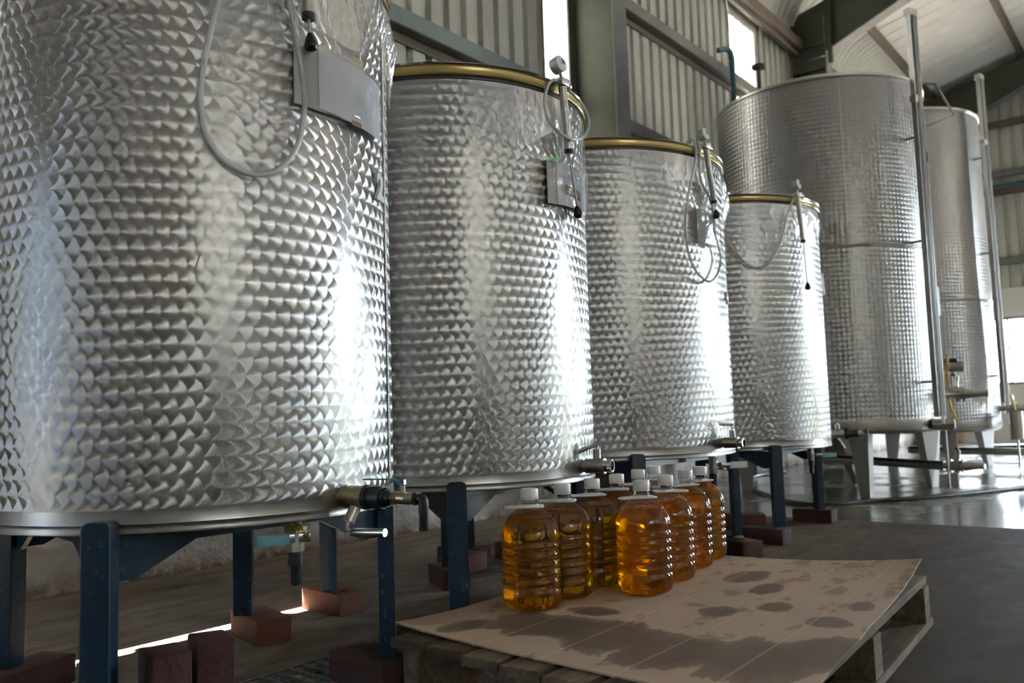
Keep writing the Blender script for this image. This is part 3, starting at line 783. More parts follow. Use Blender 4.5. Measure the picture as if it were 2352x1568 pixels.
# ---- raised digits
def digit(t, k, txt, a, z, size):
    R = TANKS[k][2]
    cu = bpy.data.curves.new('d', 'FONT'); cu.body = txt; cu.size = size; cu.extrude = .004; cu.offset = .004 * size / .1; cu.align_x = 'CENTER'
    to = bpy.data.objects.new('d', cu); COL.objects.link(to)
    me = bpy.data.meshes.new_from_object(to.evaluated_get(bpy.context.evaluated_depsgraph_get()))
    bpy.data.objects.remove(to); me.materials.clear(); me.materials.append(MAT['white_plastic'])
    o = linkme('number_digit', me, t); an = radians(a); n_ = Vector((cos(an), sin(an), 0))
    tx = Vector((-sin(an), cos(an), 0))
    o.matrix_local = Matrix(((tx.x, 0, n_.x, (R + .006) * n_.x), (tx.y, 0, n_.y, (R + .006) * n_.y), (0, 1, 0, z), (0, 0, 0, 1)))
    o['label'] = 'white raised number ' + txt
digit(tank1, 0, '2', -63.3, 1.185 - .451, .088)
digit(tank3, 2, '4', -76, 1.12 - .462, .075)

# ---- paper sleeves stuck on the tanks
def patch(k, a0, a1, z0, z1, dr, nx=10, nz=8, slope=0.0, curl=0.0, seed=0.):
    """rectangular sheet following tank k; slope drops z along the sheet; returns MB in world coords + uv list"""
    cx, cy, R, _, _ = TANKS[k]; mb = MB(); uv = []
    for i in range(nx + 1):
        u = i / nx; a = radians(a0 + (a1 - a0) * u)
        for j in range(nz + 1):
            v = j / nz
            r = R + dr + curl * (abs(noise.noise(Vector((u * 3 + seed, v * 3, seed)))) + .3 * (1 - v) ** 2)
            mb.v.append((cx + r * cos(a), cy + r * sin(a), z0 + (z1 - z0) * v + slope * u)); uv.append((u, v))
    n = nz + 1
    for i in range(nx):
        for j in range(nz): mb.f.append((i * n + j, (i + 1) * n + j, (i + 1) * n + j + 1, i * n + j + 1))
    return mb, uv
def patch_obj(name, pk, mat, parent, origin):
    mb, uv = pk; mb.v = [tuple(Vector(p) - origin) for p in mb.v]
    o = mb.obj(name, mat, parent, smooth=180, fix=False)
    l = o.data.uv_layers.new(name='UVMap')
    for lp in o.data.loops: l.data[lp.index].uv = uv[lp.vertex_index]
    return o
def sleeve(k, label, a0, a1, pa0, pa1, z0, z1, slope=0., kraft=False, paper=True, green=False):
    org = pol(k, (a0 + a1) / 2, .012, z0)
    s = thing('document_sleeve', label, 'document sleeve', org, 0, 'clear paper sleeves on the tanks')
    patch_obj('backing_sheet', patch(k, a0 + 1, pa0 + 3, z0 + .004, z1 - .006, .009, slope=slope * .3, curl=.002, seed=4.), 'sleeve' if not paper else 'grey_plastic', s, org)
    if paper: patch_obj('paper', patch(k, pa0, pa1, z0 + .006, z1 - .004, .013, slope=slope, curl=.004, seed=2.), 'paper', s, org)
    patch_obj('clear_cover', patch(k, a0, pa1 + .6, z0, z1, .021, slope=slope * 1.1, curl=.006, seed=7.), 'sleeve', s, org)
    am = (pa0 + pa1) / 2
    patch_obj('tape_strip', patch(k, am - 2, am + 2, z1 - .006, z1 + .008, .0225, 3, 2, slope=0), 'tape_kraft', s, org)
    patch_obj('tape_strip', patch(k, am - 3, am + 1, z0 - .008, z0 + .004, .0225, 3, 2, slope=0), 'tape_kraft', s, org)
    if kraft: patch_obj('torn_label', patch(k, pa0 + 4, pa0 + 16, z0 + .045, z0 + .075, .019, 6, 3, slope=-.006), 'tape_kraft', s, org)
    if green: patch_obj('green_tab', patch(k, a0 + 2, a0 + 6, z1 - .010, z1 + .003, .0235, 3, 2), 'green_tape', s, org)
    return s
sleeve(0, 'clear sleeve with a white printed sheet on the nearest tank', -99.5, -63.6, -91.5, -64.2, 1.330, 1.478, slope=-.012)
sleeve(1, 'sleeve with a white sheet and torn brown label on the second tank', -99, -68, -93, -68.5, 1.297, 1.443, slope=.008, kraft=True, green=True)
sleeve(2, 'empty crinkled clear sleeve on the third tank', -103.4, -85.5, -101, -85.6, 1.352, 1.505, paper=False, green=True)
sleeve(3, 'pale lilac sleeve curling off the side of the shortest tank', -62, -47, -60, -47.5, 1.275, 1.40, slope=.0)

# ---- hand pumps
def hand_pump(k, label, top, barrel_end, knob, gpos, hose):
    top, be, kb = Vector(top), Vector(barrel_end), Vector(knob)
    t = thing('hand_pump', label, 'hand pump', top, 0, 'lid seal hand pumps')
    L = lambda p: Vector(p) - top
    ax = (be - top).normalized(); M3 = align(ax); 
    def along(s): return ax * s
    Lb = (be - top).length
    mb = MB().cyl(along(.012), along(Lb - .012), .0125, 24).cyl(along(.010), along(.016), .0138, 24)
    mb.obj('barrel', 'steel_dull', t)
    MB().cyl(along(Lb - .014), along(Lb), .0142, 24).obj('end_cap', 'rubber', t)
    MB().cyl(along(Lb), L(kb), .0030, 10).obj('plunger_rod', 'steel_dull', t)
    # pear shaped knob
    d = (kb - be).normalized() if (kb - be).length > .005 else ax
    M4 = align(d).to_4x4() @ Matrix.Rotation(radians(90), 4, 'Y')
    M4 = Matrix.Translation(L(kb)) @ M4
    prof = [(.0005, -.020), (.005, -.019), (.0075, -.014), (.012, -.004), (.0148, .006), (.0150, .011), (.012, .017), (.007, .0195), (.0005, .0205)]
    MB().lathe(prof, 24, M4).obj('handle_knob', 'knob', t)
    # block over the rim, clamp screw, neck
    out = (top - Vector((TANKS[k][0], TANKS[k][1], top.z))).normalized(); tx = Vector((-out.y, out.x, 0)) 
    B = Matrix(((tx.x, out.x, 0), (tx.y, out.y, 0), (0, 0, 1)))
    MB().box((0, 0, .004), (.040, .030, .024), B).box(-out * .02 + Vector((0, 0, .006)), (.022, .04, .016), B).obj('valve_block', 'steel_dull', t, bevel=.003)
    MB().cyl(tx * .018, tx * .032, .005, 14).cyl(tx * .030, tx * .040, .0105, 18).obj('clamp_screw', 'steel_dull', t)
    MB().cyl(-tx * .018, -tx * .030, .005, 12).obj('hose_spigot', 'steel_dull', t)
    if gpos:
        g = L(gpos); view = Vector((-.55, -.70, .25)) if k else Vector((-.4, -.8, .3))
        view = Vector((-.10, -.95, .16)).normalized()
        MB().tube([Vector((0, 0, .014)) + g * .0, g * .45 + Vector((0, 0, .006)), g - view * .010], .0058, 10).obj('gauge_neck', 'steel_dull', t)
        cup = MB().cyl(g - view * .016, g + view * .010, .0255, 28).cyl(g + view * .009, g + view * .012, .0265, 28)
        cup.obj('gauge_case', 'steel_dull', t)
        dl = MB().cyl(g + view * .0121, g + view * .0128, .0235, 28).obj('gauge_dial', 'dial', t)
        side = view.cross(Vector((0, 0, 1))).normalized(); up = side.cross(view)
        arc = [g + view * .0134 + side * (.015 * cos(a)) + up * (.015 * sin(a)) for a in [radians(q) for q in range(100, 190, 10)]]
        MB().tube(arc, .002, 6, flat=.3).obj('green_arc', 'green_mark', dl)
        MB().tube([g + view * .0134, g + view * .0134 - side * .010 + up * .006], .0009, 6).obj('needle', 'knob', dl)
    if hose:
        pts = smooth_path([L(p) for p in hose], 8)
        MB().tube(pts, .0052 if k else .0058, 10).obj('clear_hose', 'clear_hose', t, smooth=60)
    return t
hand_pump(0, 'hand pump with black knob hanging at the top of the nearest tank', (1.149, 1.431, 1.700), (1.151, 1.431, 1.516), (1.156, 1.430, 1.468), (1.145, 1.432, 1.76),
  [(1.13, 1.47, 1.71), (1.02, 1.484, 1.66), (.994, 1.496, 1.579), (.976, 1.505, 1.501), (.955, 1.517, 1.379), (.95, 1.519, 1.306), (.96, 1.514, 1.235), (.993, 1.497, 1.185), (1.04, 1.477, 1.164), (1.093, 1.461, 1.183), (1.133, 1.454, 1.235), (1.151, 1.451, 1.305), (1.154, 1.451, 1.363), (1.143, 1.452, 1.438), (1.124, 1.455, 1.539), (1.118, 1.456, 1.615), (1.13, 1.47, 1.70)])
hand_pump(1, 'hand pump with dial gauge and long black knobbed rod on the second tank', (2.179, 1.478, 1.685), (2.204, 1.478, 1.467), (2.245, 1.481, 1.289), (2.150, 1.470, 1.735),
  [(2.160, 1.480, 1.688), (2.13, 1.476, 1.683), (2.088, 1.470, 1.650), (2.071, 1.470, 1.588), (2.092, 1.468, 1.538), (2.160, 1.462, 1.508), (2.240, 1.462, 1.520), (2.315, 1.480, 1.565), (2.360, 1.50, 1.625), (2.360, 1.52, 1.675), (2.325, 1.535, 1.705), (2.29, 1.55, 1.705)])
hand_pump(2, 'hand pump with short rod and dial gauge on the third tank', (3.344, 1.546, 1.765), (3.393, 1.542, 1.530), (3.404, 1.541, 1.485), (3.325, 1.545, 1.815),
  [(3.274, 1.60, 1.784), (3.272, 1.566, 1.783), (3.275, 1.560, 1.713), (3.23, 1.58, 1.549), (3.21, 1.585, 1.458), (3.205, 1.588, 1.369), (3.217, 1.585, 1.291), (3.253, 1.575, 1.228), (3.332, 1.560, 1.19), (3.404, 1.552, 1.224), (3.451, 1.552, 1.307), (3.413, 1.553, 1.394), (3.404, 1.553, 1.484), (3.382, 1.553, 1.544), (3.31, 1.561, 1.628), (3.313, 1.556, 1.752), (3.330, 1.55, 1.768)])
hand_pump(3, 'hand pump with dial gauge and long rod on the shortest tank', (4.387, 1.532, 1.745), (4.407, 1.524, 1.500), (4.422, 1.520, 1.274), (4.378, 1.530, 1.80),
  [(4.16, 1.80, 1.757), (4.119, 1.773, 1.760), (4.103, 1.80, 1.748), (4.095, 1.816, 1.708), (4.096, 1.815, 1.588), (4.104, 1.798, 1.505), (4.126, 1.761, 1.426), (4.169, 1.704, 1.369), (4.219, 1.651, 1.379), (4.269, 1.611, 1.456), (4.303, 1.589, 1.539), (4.33, 1.574, 1.64), (4.369, 1.545, 1.732), (4.378, 1.536, 1.75)])

# ---- stands
def stand(k, label, legs, feet):
    cx, cy, R, zb, zt = TANKS[k]
    t = thing('tank_stand', label, 'tank stand', (cx, cy, 0), 0, 'blue steel tank stands')
    for (x, y), zf in zip(legs, feet):
        d = Vector((x - cx, y - cy, 0)); rad = d.length; d.normalize(); tx = Vector((-d.y, d.x, 0))
        B = Matrix(((tx.x, d.x, 0), (tx.y, d.y, 0), (0, 0, 1)))
        c = Vector((x - cx, y - cy, 0)); top = zb + (.03 if rad > R else -.006); w2 = .028
        poly = [(-w2, zf), (w2, zf), (w2, top - .012), (w2 - .004, top - .004), (w2 - .012, top), (-w2 + .012, top), (-w2 + .004, top - .004), (-w2, top - .012)]
        mb = MB(); n = len(poly)
        for yy in (-.018, .022):
            for q in poly: mb.v.append(tuple(c + B @ Vector((q[0], yy, q[1]))))
        mb.f += [tuple(range(n)), tuple(range(n, 2 * n))[::-1]] + [(i, (i + 1) % n, n + (i + 1) % n, n + i) for i in range(n)]
        mb.obj('leg', 'blue', t, smooth=0, bevel=.003)
    for i in range(4):
        a = Vector((legs[i][0] - cx, legs[i][1] - cy, 0)); b_ = Vector((legs[(i + 1) % 4][0] - cx, legs[(i + 1) % 4][1] - cy, 0))
        # pull inside the circle of the legs
        a = a - a.normalized() * .012; b_ = b_ - b_.normalized() * .012
        L = (b_ - a).length; d = (b_ - a).normalized(); nrm = Vector((-d.y, d.x, 0)); zt_ = zb - .002
        pf = [(0.0, -.085), (.06, -.085), (.19, -.024), (L - .19, -.024), (L - .06, -.085), (L, -.085), (L, 0), (0, 0)]
        mb = MB(); n = len(pf)
        for o_ in (-.006, .006):
            for s_, z in pf: mb.v.append(tuple(a + d * s_ + nrm * o_ + Vector((0, 0, zt_ + z))))
        mb.f += [tuple(range(n)), tuple(range(n, 2 * n))[::-1]] + [(q, (q + 1) % n, n + (q + 1) % n, n + q) for q in range(n)]
        mb.obj('crossbeam', 'blue', t, smooth=0)
    return t
BH = .073
stand(0, 'blue steel stand under the nearest tank', [(.812, 1.635), (1.528, 1.624), (1.610, 2.345), (.955, 2.371)], [BH, BH, BH, BH])
stand(1, 'blue steel stand under the second tank', [(1.838, 1.658), (2.565, 1.735), (2.56, 2.36), (2.0, 2.410)], [BH, BH, BH, BH])
stand(2, 'blue steel stand under the third tank', [(2.985, 1.735), (3.805, 1.705), (3.86, 2.62), (2.99, 2.62)], [BH, BH, BH, BH])
stand(3, 'blue steel stand under the shortest tank', [(4.185, 1.650), (4.995, 1.73), (4.97, 2.44), (4.20, 2.44)], [BH, BH, BH, BH])

# ---- bricks
BL, BW = .222, .108
def brick_mesh(name, holes, h=BH, seed=1):
    nx_, ny_ = (11, 5) if holes else (6, 3)
    hole = {(2, 2), (5, 2), (8, 2)} if holes else set()
    bm = bmesh.new(); vc = {}
    def V(i, j, k):
        if (i, j, k) not in vc:
            x = -BL / 2 + BL * i / nx_; y = -BW / 2 + BW * j / ny_; z = h * k
            p = Vector((x, y, z)); q = noise.noise_vector(p * 28 + Vector((seed, 0, 0))) * .0022
            vc[(i, j, k)] = bm.verts.new(p + q)
        return vc[(i, j, k)]
    solid = lambda i, j: 0 <= i < nx_ and 0 <= j < ny_ and (i, j) not in hole
    for i in range(nx_):
        for j in range(ny_):
            if not solid(i, j): continue
            bm.faces.new([V(i, j, 1), V(i + 1, j, 1), V(i + 1, j + 1, 1), V(i, j + 1, 1)])
            bm.faces.new([V(i, j, 0), V(i, j + 1, 0), V(i + 1, j + 1, 0), V(i + 1, j, 0)])
            for (di, dj, e0, e1) in ((-1, 0, (i, j), (i, j + 1)), (1, 0, (i + 1, j + 1), (i + 1, j)), (0, -1, (i + 1, j), (i, j)), (0, 1, (i, j + 1), (i + 1, j + 1))):
                if not solid(i + di, j + dj): bm.faces.new([V(*e0, 0), V(*e0, 1), V(*e1, 1), V(*e1, 0)])
    bmesh.ops.recalc_face_normals(bm, faces=bm.faces)
    ed = [e_ for e_ in bm.edges if len(e_.link_faces) == 2 and e_.calc_face_angle() > 1.0 and not any(abs(abs(v.co.x) - 0) < 0 for v in e_.verts)]
    bmesh.ops.bevel(bm, geom=ed, offset=.0035, segments=2, profile=.5, affect='EDGES', clamp_overlap=True)
    me = bpy.data.meshes.new(name); bm.to_mesh(me); bm.free()
    me.polygons.foreach_set('use_smooth', [True] * len(me.polygons)); me.set_sharp_from_angle(angle=radians(40))
    return me
def brick(label, x, y, rz, z=0.0, holes=False, mat='brick', rot=None, seed=1):
    me = brick_mesh('brick', holes, seed=seed); me.materials.append(MAT[mat])
    o = linkme('brick', me, None, (x, y, z), rot or (0, 0, radians(rz)))
    return tag(o, label, 'brick', 'loose red bricks')
brick('red brick under the rear leg of the nearest tank, lit strip of sun beside it', 1.655, 2.322, 75.7, seed=1)
brick('orange-red brick with rectangular holes under the second tank\'s rear leg', 2.022, 2.416, 85.5, holes=True, seed=2)
brick('dark red brick under the blue leg beside the pallet corner', 1.518, 1.668, 84, mat='brick_dark', seed=3)
brick('dark brick under the far left leg, cut by the bottom left corner', .985, 2.365, 22, mat='brick_dark', seed=4)
for lab, x, y, an, sd_ in (('left one of two bricks standing on end beside the front blue leg', .930, 1.612, 255, 5), ('right one of two bricks standing on end beside the front blue leg', 1.040, 1.628, 249, 6)):
    o = brick(lab, x, y, 0, mat='brick_dark', seed=sd_)
    d1 = Vector((cos(radians(an)), sin(radians(an)), 0)); d2 = Vector((0, 0, 1)).cross(d1)
    c_ = Vector((x, y, BL / 2 + .001)) - d2 * BH / 2
    o.matrix_world = Matrix(((0, d1.x, d2.x, c_.x), (0, d1.y, d2.y, c_.y), (1, 0, 0, c_.z), (0, 0, 0, 1)))
brick('pinkish red brick lying free on the floor behind the second tank\'s front leg', 2.81, 2.51, 8, holes=True, seed=7)
brick('red brick half hidden behind the first oil bottle', 3.26, 2.58, 15, seed=8)
brick('dark brick under the third tank\'s leg, right behind the last bottle', 3.72, 1.665, 60, mat='brick_dark', seed=9)
brick('very dark brick under the shortest tank\'s front leg', 4.125, 1.700, 88, mat='brick_dark', seed=10)
brick('mottled red brick lying behind the shortest tank\'s front leg', 4.62, 2.02, -60, seed=11)
brick('clean red brick under the shortest tank\'s right leg', 4.995, 1.757, 90, mat='brick_dark', seed=12)
brick('dark red brick under the nearest tank\'s front leg', .800, 1.640, 110, mat='brick_dark', seed=13)
brick('red brick under the second tank\'s front leg, behind the cardboard', 1.838, 1.745, 90, mat='brick_dark', seed=14)
brick('red brick under the second tank\'s right front leg', 2.565, 1.79, 90, mat='brick_dark', seed=15)
brick('red brick under the second tank\'s right rear leg', 2.56, 2.36, 60, mat='brick_dark', seed=16)
brick('red brick under the third tank\'s left front leg', 2.985, 1.76, 80, mat='brick_dark', seed=17)
brick('red brick under the third tank\'s left rear leg', 2.99, 2.66, 100, mat='brick_dark', seed=18)
brick('red brick under the third tank\'s right rear leg', 3.86, 2.62, 80, mat='brick_dark', seed=19)
brick('red brick under the shortest tank\'s left rear leg', 4.20, 2.44, 85, mat='brick_dark', seed=20)
brick('red brick under the shortest tank\'s right rear leg', 4.97, 2.44, 85, mat='brick_dark', seed=21)
tag(MB().prism([(0, 0), (.085, .01), (.07, .035), (.03, .05), (.0, .03)], .008).obj('wood_chip', 'wood', None, (3.70, 1.62, BH + .001), (0, 0, .4), smooth=0), 'flat wood chip on the brick behind the last bottle', 'wood chip')

# ---- outlet valve of the nearest tank (long assembly with hose barb)
def at_tank(k, a, z, parent):
    cx, cy, R, zb, zt = TANKS[k]; p = pol(k, a, 0, z) - Vector((cx, cy, zb)); return p, (0, 0, radians(a))
def hexr(mb, x0, x1, r, M=None):
    return mb.tube([(x0, 0, 0), (x1, 0, 0)], r, 6)
X = lambda *a: a
p, r_ = at_tank(0, -83.2, .492, tank1)
mb = MB().cyl((-.01, 0, 0), (.014, 0, 0), .022, 28).cyl((.010, 0, 0), (.018, 0, 0), .0265, 28).cyl((.018, 0, 0), (.068, 0, 0), .0245, 32).cyl((.060, 0, 0), (.072, 0, 0), .0262, 32)
v1 = mb.obj('outlet_valve', 'brass', tank1, p, r_); v1['label'] = 'stained outlet valve with black coupling and small blue-handled tap'
mb = MB().cyl((.066, 0, 0), (.078, 0, 0), .0268, 32).cyl((.078, 0, 0), (.112, 0, 0), .0235, 28).cyl((.112, 0, 0), (.124, 0, 0), .0205, 8).cyl((.124, 0, 0), (.134, 0, 0), .017, 24)
mb.obj('coupling', 'rubber', v1)
mb = MB(); hexr(mb, .130, .152, .0150); mb.cyl((.152, 0, 0), (.172, 0, 0), .0125, 20); hexr(mb, .172, .190, .0135); mb.cyl((.188, 0, 0), (.198, 0, 0), .0115, 16).cyl((.162, 0, .008), (.162, 0, .026), .0058, 12)
mb.obj('tap_body', 'brass', v1, smooth=25)
mb = MB().cyl((.194, 0, 0), (.203, 0, 0), .0145, 6).tube(smooth_path([(.198, 0, 0), (.210, 0, 0), (.2145, 0, -.004), (.2155, 0, -.012), (.2155, 0, -.030)], 5), .0105, 16)
for i in range(5): mb.cyl((.2155, 0, -.030 - .0068 * i), (.2155, 0, -.0368 - .0068 * i), .0098 if i < 4 else .0108, 16, .0086 if i < 4 else .0098)
mb.obj('hose_barb', 'rubber', v1, smooth=30)
# blue lever: runs back toward the tank
poly = [(.168, .030), (.160, .030), (.150, .036), (.140, .0405), (.060, .0395), (.060, .0365), (.139, .0375), (.148, .033), (.158, .027), (.168, .027)]
MB().prism(poly, .016, Matrix(((1, 0, 0, 0), (0, 0, 1, -.008), (0, 1, 0, 0), (0, 0, 0, 1)))).obj('tap_lever', 'blue_grip', v1, smooth=0, bevel=.001)
hx = MB().tube([(.164, 0, .029), (.164, 0, .038)], .0055, 6); hx.obj('lever_nut', 'chrome', v1, smooth=20)
# lower stem and bar handle
mb = MB().cyl((.040, -.006, -.018), (.034, -.024, -.050), .0125, 24).cyl((.035, -.022, -.048), (.032, -.027, -.060), .0045, 10)
mb.obj('handle_stem', 'steel_dull', v1)
MB().tube(smooth_path([(.032, -.027, -.058), (.033, -.028, -.067), (.044, -.028, -.070), (.06, -.028, -.070), (.135, -.026, -.068)], 5), .0085, 18, rfun=lambda t: .0045 + .0042 * min(1, max(0, (t - .35) * 4))).obj('bar_handle', 'steel', v1)

# ---- drain valves hanging below the tanks
def drain_valve(t, k, wx, wy, label, lever_dir, s=1.0, grip='cyan', waxy=False):
    cx, cy, R, zb, zt = TANKS[k]
    p = Vector((wx - cx, wy - cy, 0))
    mb = MB().cyl((0, 0, .016 * s), (0, 0, -.010 * s), .0145 * s, 20).tube([(0, 0, -.008 * s), (0, 0, -.022 * s)], .0185 * s, 6).cyl((0, 0, -.022 * s), (0, 0, -.050 * s), .0165 * s, 20).tube([(0, 0, -.048 * s), (0, 0, -.068 * s)], .0185 * s, 6)
    v = mb.obj('drain_valve', 'steel_dull', t, p, (0, 0, 0), smooth=25); v['label'] = label
    mb = MB().cyl((0, 0, -.066 * s), (0, 0, -.094 * s), .0158 * s, 20).tube([(0, 0, -.086 * s), (0, 0, -.097 * s)], .0165 * s, 6)
    for i in range(4): mb.cyl((0, 0, (-.096 - .0085 * i) * s), (0, 0, (-.1045 - .0085 * i) * s), .0128 * s, 18, .0112 * s)
    mb.cyl((0, 0, -.130 * s), (0, 0, -.138 * s), .0122 * s, 18, .0105 * s); mb.obj('hose_barb', 'rubber', v, smooth=30)
    d = Vector((cos(lever_dir), sin(lever_dir), 0)); B = align(d)
    f = Vector((.45, -.89, 0)).normalized()
    MB().cyl((0, 0, -.036 * s), tuple(f * .026 * s + Vector((0, 0, -.036 * s))), .0062 * s, 12).tube([tuple(f * .024 * s + Vector((0, 0, -.036 * s))), tuple(f * .031 * s + Vector((0, 0, -.036 * s)))], .009 * s, 6).obj('stem_nut', 'chrome', v, smooth=25)
    base = f * .0255 * s + Vector((0, 0, -.040 * s))
    Bx = Matrix(((d.x, f.x, 0), (d.y, f.y, 0), (0, 0, 1)))
    MB().box(base + d * .018 * s, (.050 * s, .004 * s, .018 * s), Bx).obj('lever_plate', 'steel', v, bevel=.001)
    MB().box(base + d * .072 * s, (.068 * s, .008 * s, .024 * s), Bx).obj('lever_grip', grip, v, bevel=.0028)
    if waxy:
        mb = MB(); rr = random.Random(3)
        for i in range(26):
            a = rr.uniform(0, 2 * pi); r0 = rr.uniform(.016, .022); L_ = rr.uniform(.004, .014); z = -.022 + rr.uniform(-.008, .010)
            pa = Vector((r0 * cos(a), r0 * sin(a), z)); pb = pa + Vector((L_ * cos(a + .5), L_ * sin(a + .5), rr.uniform(-.006, .007)))
            mb.tube([pa * .8, pa, pb], .004, 6, rfun=lambda q: .006 * (1 - q * .75))
        mb.lathe([(.015, -.030), (.021, -.027), (.0215, -.020), (.018, -.014), (.015, -.012)], 20, mod=lambda a, z: 1 + .1 * sin(5 * a) + .08 * sin(11 * a + 1))
        mb.obj('dried_oil', 'wax', v)
    return v
drain_valve(tank1, 0, 1.178, 1.527, 'drain valve with pale blue lever and yellow dried oil', radians(152), waxy=True)
drain_valve(tank3, 2, 3.46, 1.64, 'drain valve under the tank', radians(-40), s=1.15, grip='white_plastic')
drain_valve(tank4, 3, 4.50, 1.585, 'drain valve with pale blue lever', radians(-60), s=.95)

# ---- plain ball outlets on tanks 2, 3, 4
def outlet(t, k, a, z, label, lever, s=1.0, ext=False):
    p, r_ = at_tank(k, a, z, t)
    mb = MB().cyl((-.012, 0, 0), (.014 * s, 0, 0), .019 * s, 24).cyl((.010 * s, 0, 0), (.016 * s, 0, 0), .0235 * s, 28).cyl((.016 * s, 0, 0), (.068 * s, 0, 0), .0225 * s, 28).cyl((.066 * s, 0, 0), (.072 * s, 0, 0), .0245 * s, 28)
    v = mb.obj('outlet_valve', 'steel_dull', t, p, r_); v['label'] = label
    mb = MB().tube([(.070 * s, 0, 0), (.084 * s, 0, 0)], .0205 * s, 6, caps=False).lathe([(.0205 * s, 0), (.0205 * s, .012 * s), (.0150 * s, .0125 * s), (.0150 * s, -.01 * s)], 24, Matrix.Translation((.084 * s, 0, 0)) @ Matrix.Rotation(radians(90), 4, 'Y'))
    mb.obj('outlet_nut', 'chrome', v, smooth=25)
    MB().lathe([(.0005, 0), (.016 * s, 0)], 20, Matrix.Translation((.086 * s, 0, 0)) @ Matrix.Rotation(radians(90), 4, 'Y')).obj('bore', 'rubber', v)
    MB().cyl((.046 * s, 0, .018 * s), (.046 * s, 0, .052 * s), .0125 * s, 22).obj('handle_stem', 'steel', v)
    q = [Vector((.046 * s, 0, .050 * s)), Vector((.048 * s, 0, .062 * s))] + [Vector(x) * s for x in lever]
    MB().tube([q[0], q[1], q[2]], .0045 * s, 12).cyl(q[2] + (q[2] - q[-1]).normalized() * .003, q[-1], .0072 * s, 16).obj('bar_handle', 'chrome', v)
    if ext:
        MB().cyl((.08 * s, 0, 0), (.10 * s, 0, 0), .03 * s, 20).cyl((.10 * s, 0, 0), (.15 * s, 0, 0), .019 * s, 16).obj('coupling', 'rubber', v)
        MB().cyl((.148 * s, 0, 0), (.175 * s, 0, 0), .018 * s, 16).box((.176 * s, 0, 0), (.006, .05 * s, .012 * s)).box((.17 * s, 0, 0), (.006, .012 * s, .055 * s)).obj('hose_coupling', 'brass', v)
    return v
outlet(tank2, 1, -79, .492, 'bare steel outlet valve with bar handle', [(.040, -.006, .064), (.012, -.022, .052), (-.004, -.034, .045)])
outlet(tank3, 2, -90, .515, 'brass outlet valve with bar handle', [(.045, .0, .076), (.03, -.025, .078), (.02, -.06, .079)], s=1.0).data.materials[0] = MAT['brass']
outlet(tank4, 3, -60, .500, 'outlet valve with black and brass coupling', [(.05, .0, -.03), (.06, .0, -.06), (.08, .0, -.08)], s=1.0, ext=True)

# ================================================================== BOTTLES, CARDBOARD, PALLET
PZ = .142                                      # pallet top
PROT = radians(3.2)
P0 = Vector((1.355, .575, 0))                   # near corner; boards run along +x
pal = thing('pallet', 'weathered wooden pallet under the cardboard sheet', 'pallet', P0, PROT)
PLX, PLY = 1.475, .965; PSK = .176
for i in range(8):
    wd = .098; y = .012 + i * (PLY - .024 - wd) / 7 + wd / 2; x0 = PSK * y / PLY + random.uniform(-.012, .008); x1 = PLX + random.uniform(-.008, .012)
    MB().box(((x0 + x1) / 2, y, PZ - .011), (x1 - x0, wd, .022), Matrix.Rotation(random.uniform(-.004, .004), 3, 'Z')).obj('deck_board', 'wood', pal, smooth=0, bevel=.0025)
for k, x in enumerate((.075, PLX / 2 + .05, PLX - .06)):
    sk = -PSK * PLY * .95 / PLY if k == 0 else 0.0
    MB().box((x - sk / 2, PLY / 2, .022 + (PZ - .044) / 2), (.075, PLY - .01, PZ - .0445), Matrix.Rotation(math.atan2(sk, PLY), 3, 'Z')).obj('stringer', 'wood', pal, smooth=0, bevel=.003)
for y in (.05, PLY / 2, PLY - .05):
    x0 = PSK * y / PLY + .02
    MB().box(((x0 + PLX) / 2, y, .011), (PLX - x0, .095, .022)).obj('bottom_board', 'wood', pal, smooth=0, bevel=.0025)
# cardboard sheet (local x along the pallet, y across); the far right corner curls up
CX, CY = 1.40, 1.0
card_o = Vector((1.437, .566, PZ + .0025))
CL, CF, CR, CB = Vector((1.518, 1.583)), Vector((1.437, .566)), Vector((2.875, .693)), Vector((2.845, 1.583))
def card_z(x, y):
    u, v = x / CX, y / CY
    z = .0
    z += .033 * max(0, u - .62) ** 2 / .1444 * max(0, .62 - v) ** 2 / .3844
    z += .012 * (max(0, .22 - u) / .22) ** 2 * (max(0, v - .6) / .4) ** 2
    z += .0006 * (sin(u * 9 + 1) * sin(v * 7) + 1) * min(1, max(0, (.40 - v) * 4))
    for cr in CREASE: z -= .0016 * math.exp(-((y - cr[0] - cr[1] * x) / .006) ** 2)
    return z
CREASE = [(.17, .02), (.36, -.01), (.55, .015), (.73, 0.01), (.90, 0.)]
def card_edge(x, y):
    dx = .003 * noise.noise(Vector((y * 9, 3, 1))) * (x / CX); dy = .004 * noise.noise(Vector((x * 7, 1, 4)))
    u, v = x / CX, y / CY
    p = (CF * (1 - u) + CR * u) * (1 - v) + (CL * (1 - u) + CB * u) * v - Vector((card_o.x, card_o.y))
    return p.x + dx, p.y + dy * (1 - v)
vs = []; fs = []; NXc, NYc = 96, 120
for lay in (0, 1):
    for i in range(NXc + 1):
        for j in range(NYc + 1):
            x = CX * i / NXc; y = CY * j / NYc; ex, ey = card_edge(x, y)
            vs.append((ex, ey, card_z(x, y) + lay * .0042))
n = NYc + 1; off = (NXc + 1) * n
for i in range(NXc):
    for j in range(NYc):
        a = i * n + j; fs.append((a + off, a + n + off, a + n + 1 + off, a + 1 + off)); fs.append((a, a + 1, a + n + 1, a + n))
for i in range(NXc):
    for j in (0, NYc): a = i * n + j; fs.append((a, a + n, a + n + off, a + off))
for j in range(NYc):
    for i in (0, NXc): a = i * n + j; fs.append((a, a + 1, a + 1 + off, a + off))
mb = MB(); mb.v = vs; mb.f = fs
card = mb.obj('cardboard_sheet', 'card', None, card_o, smooth=50)
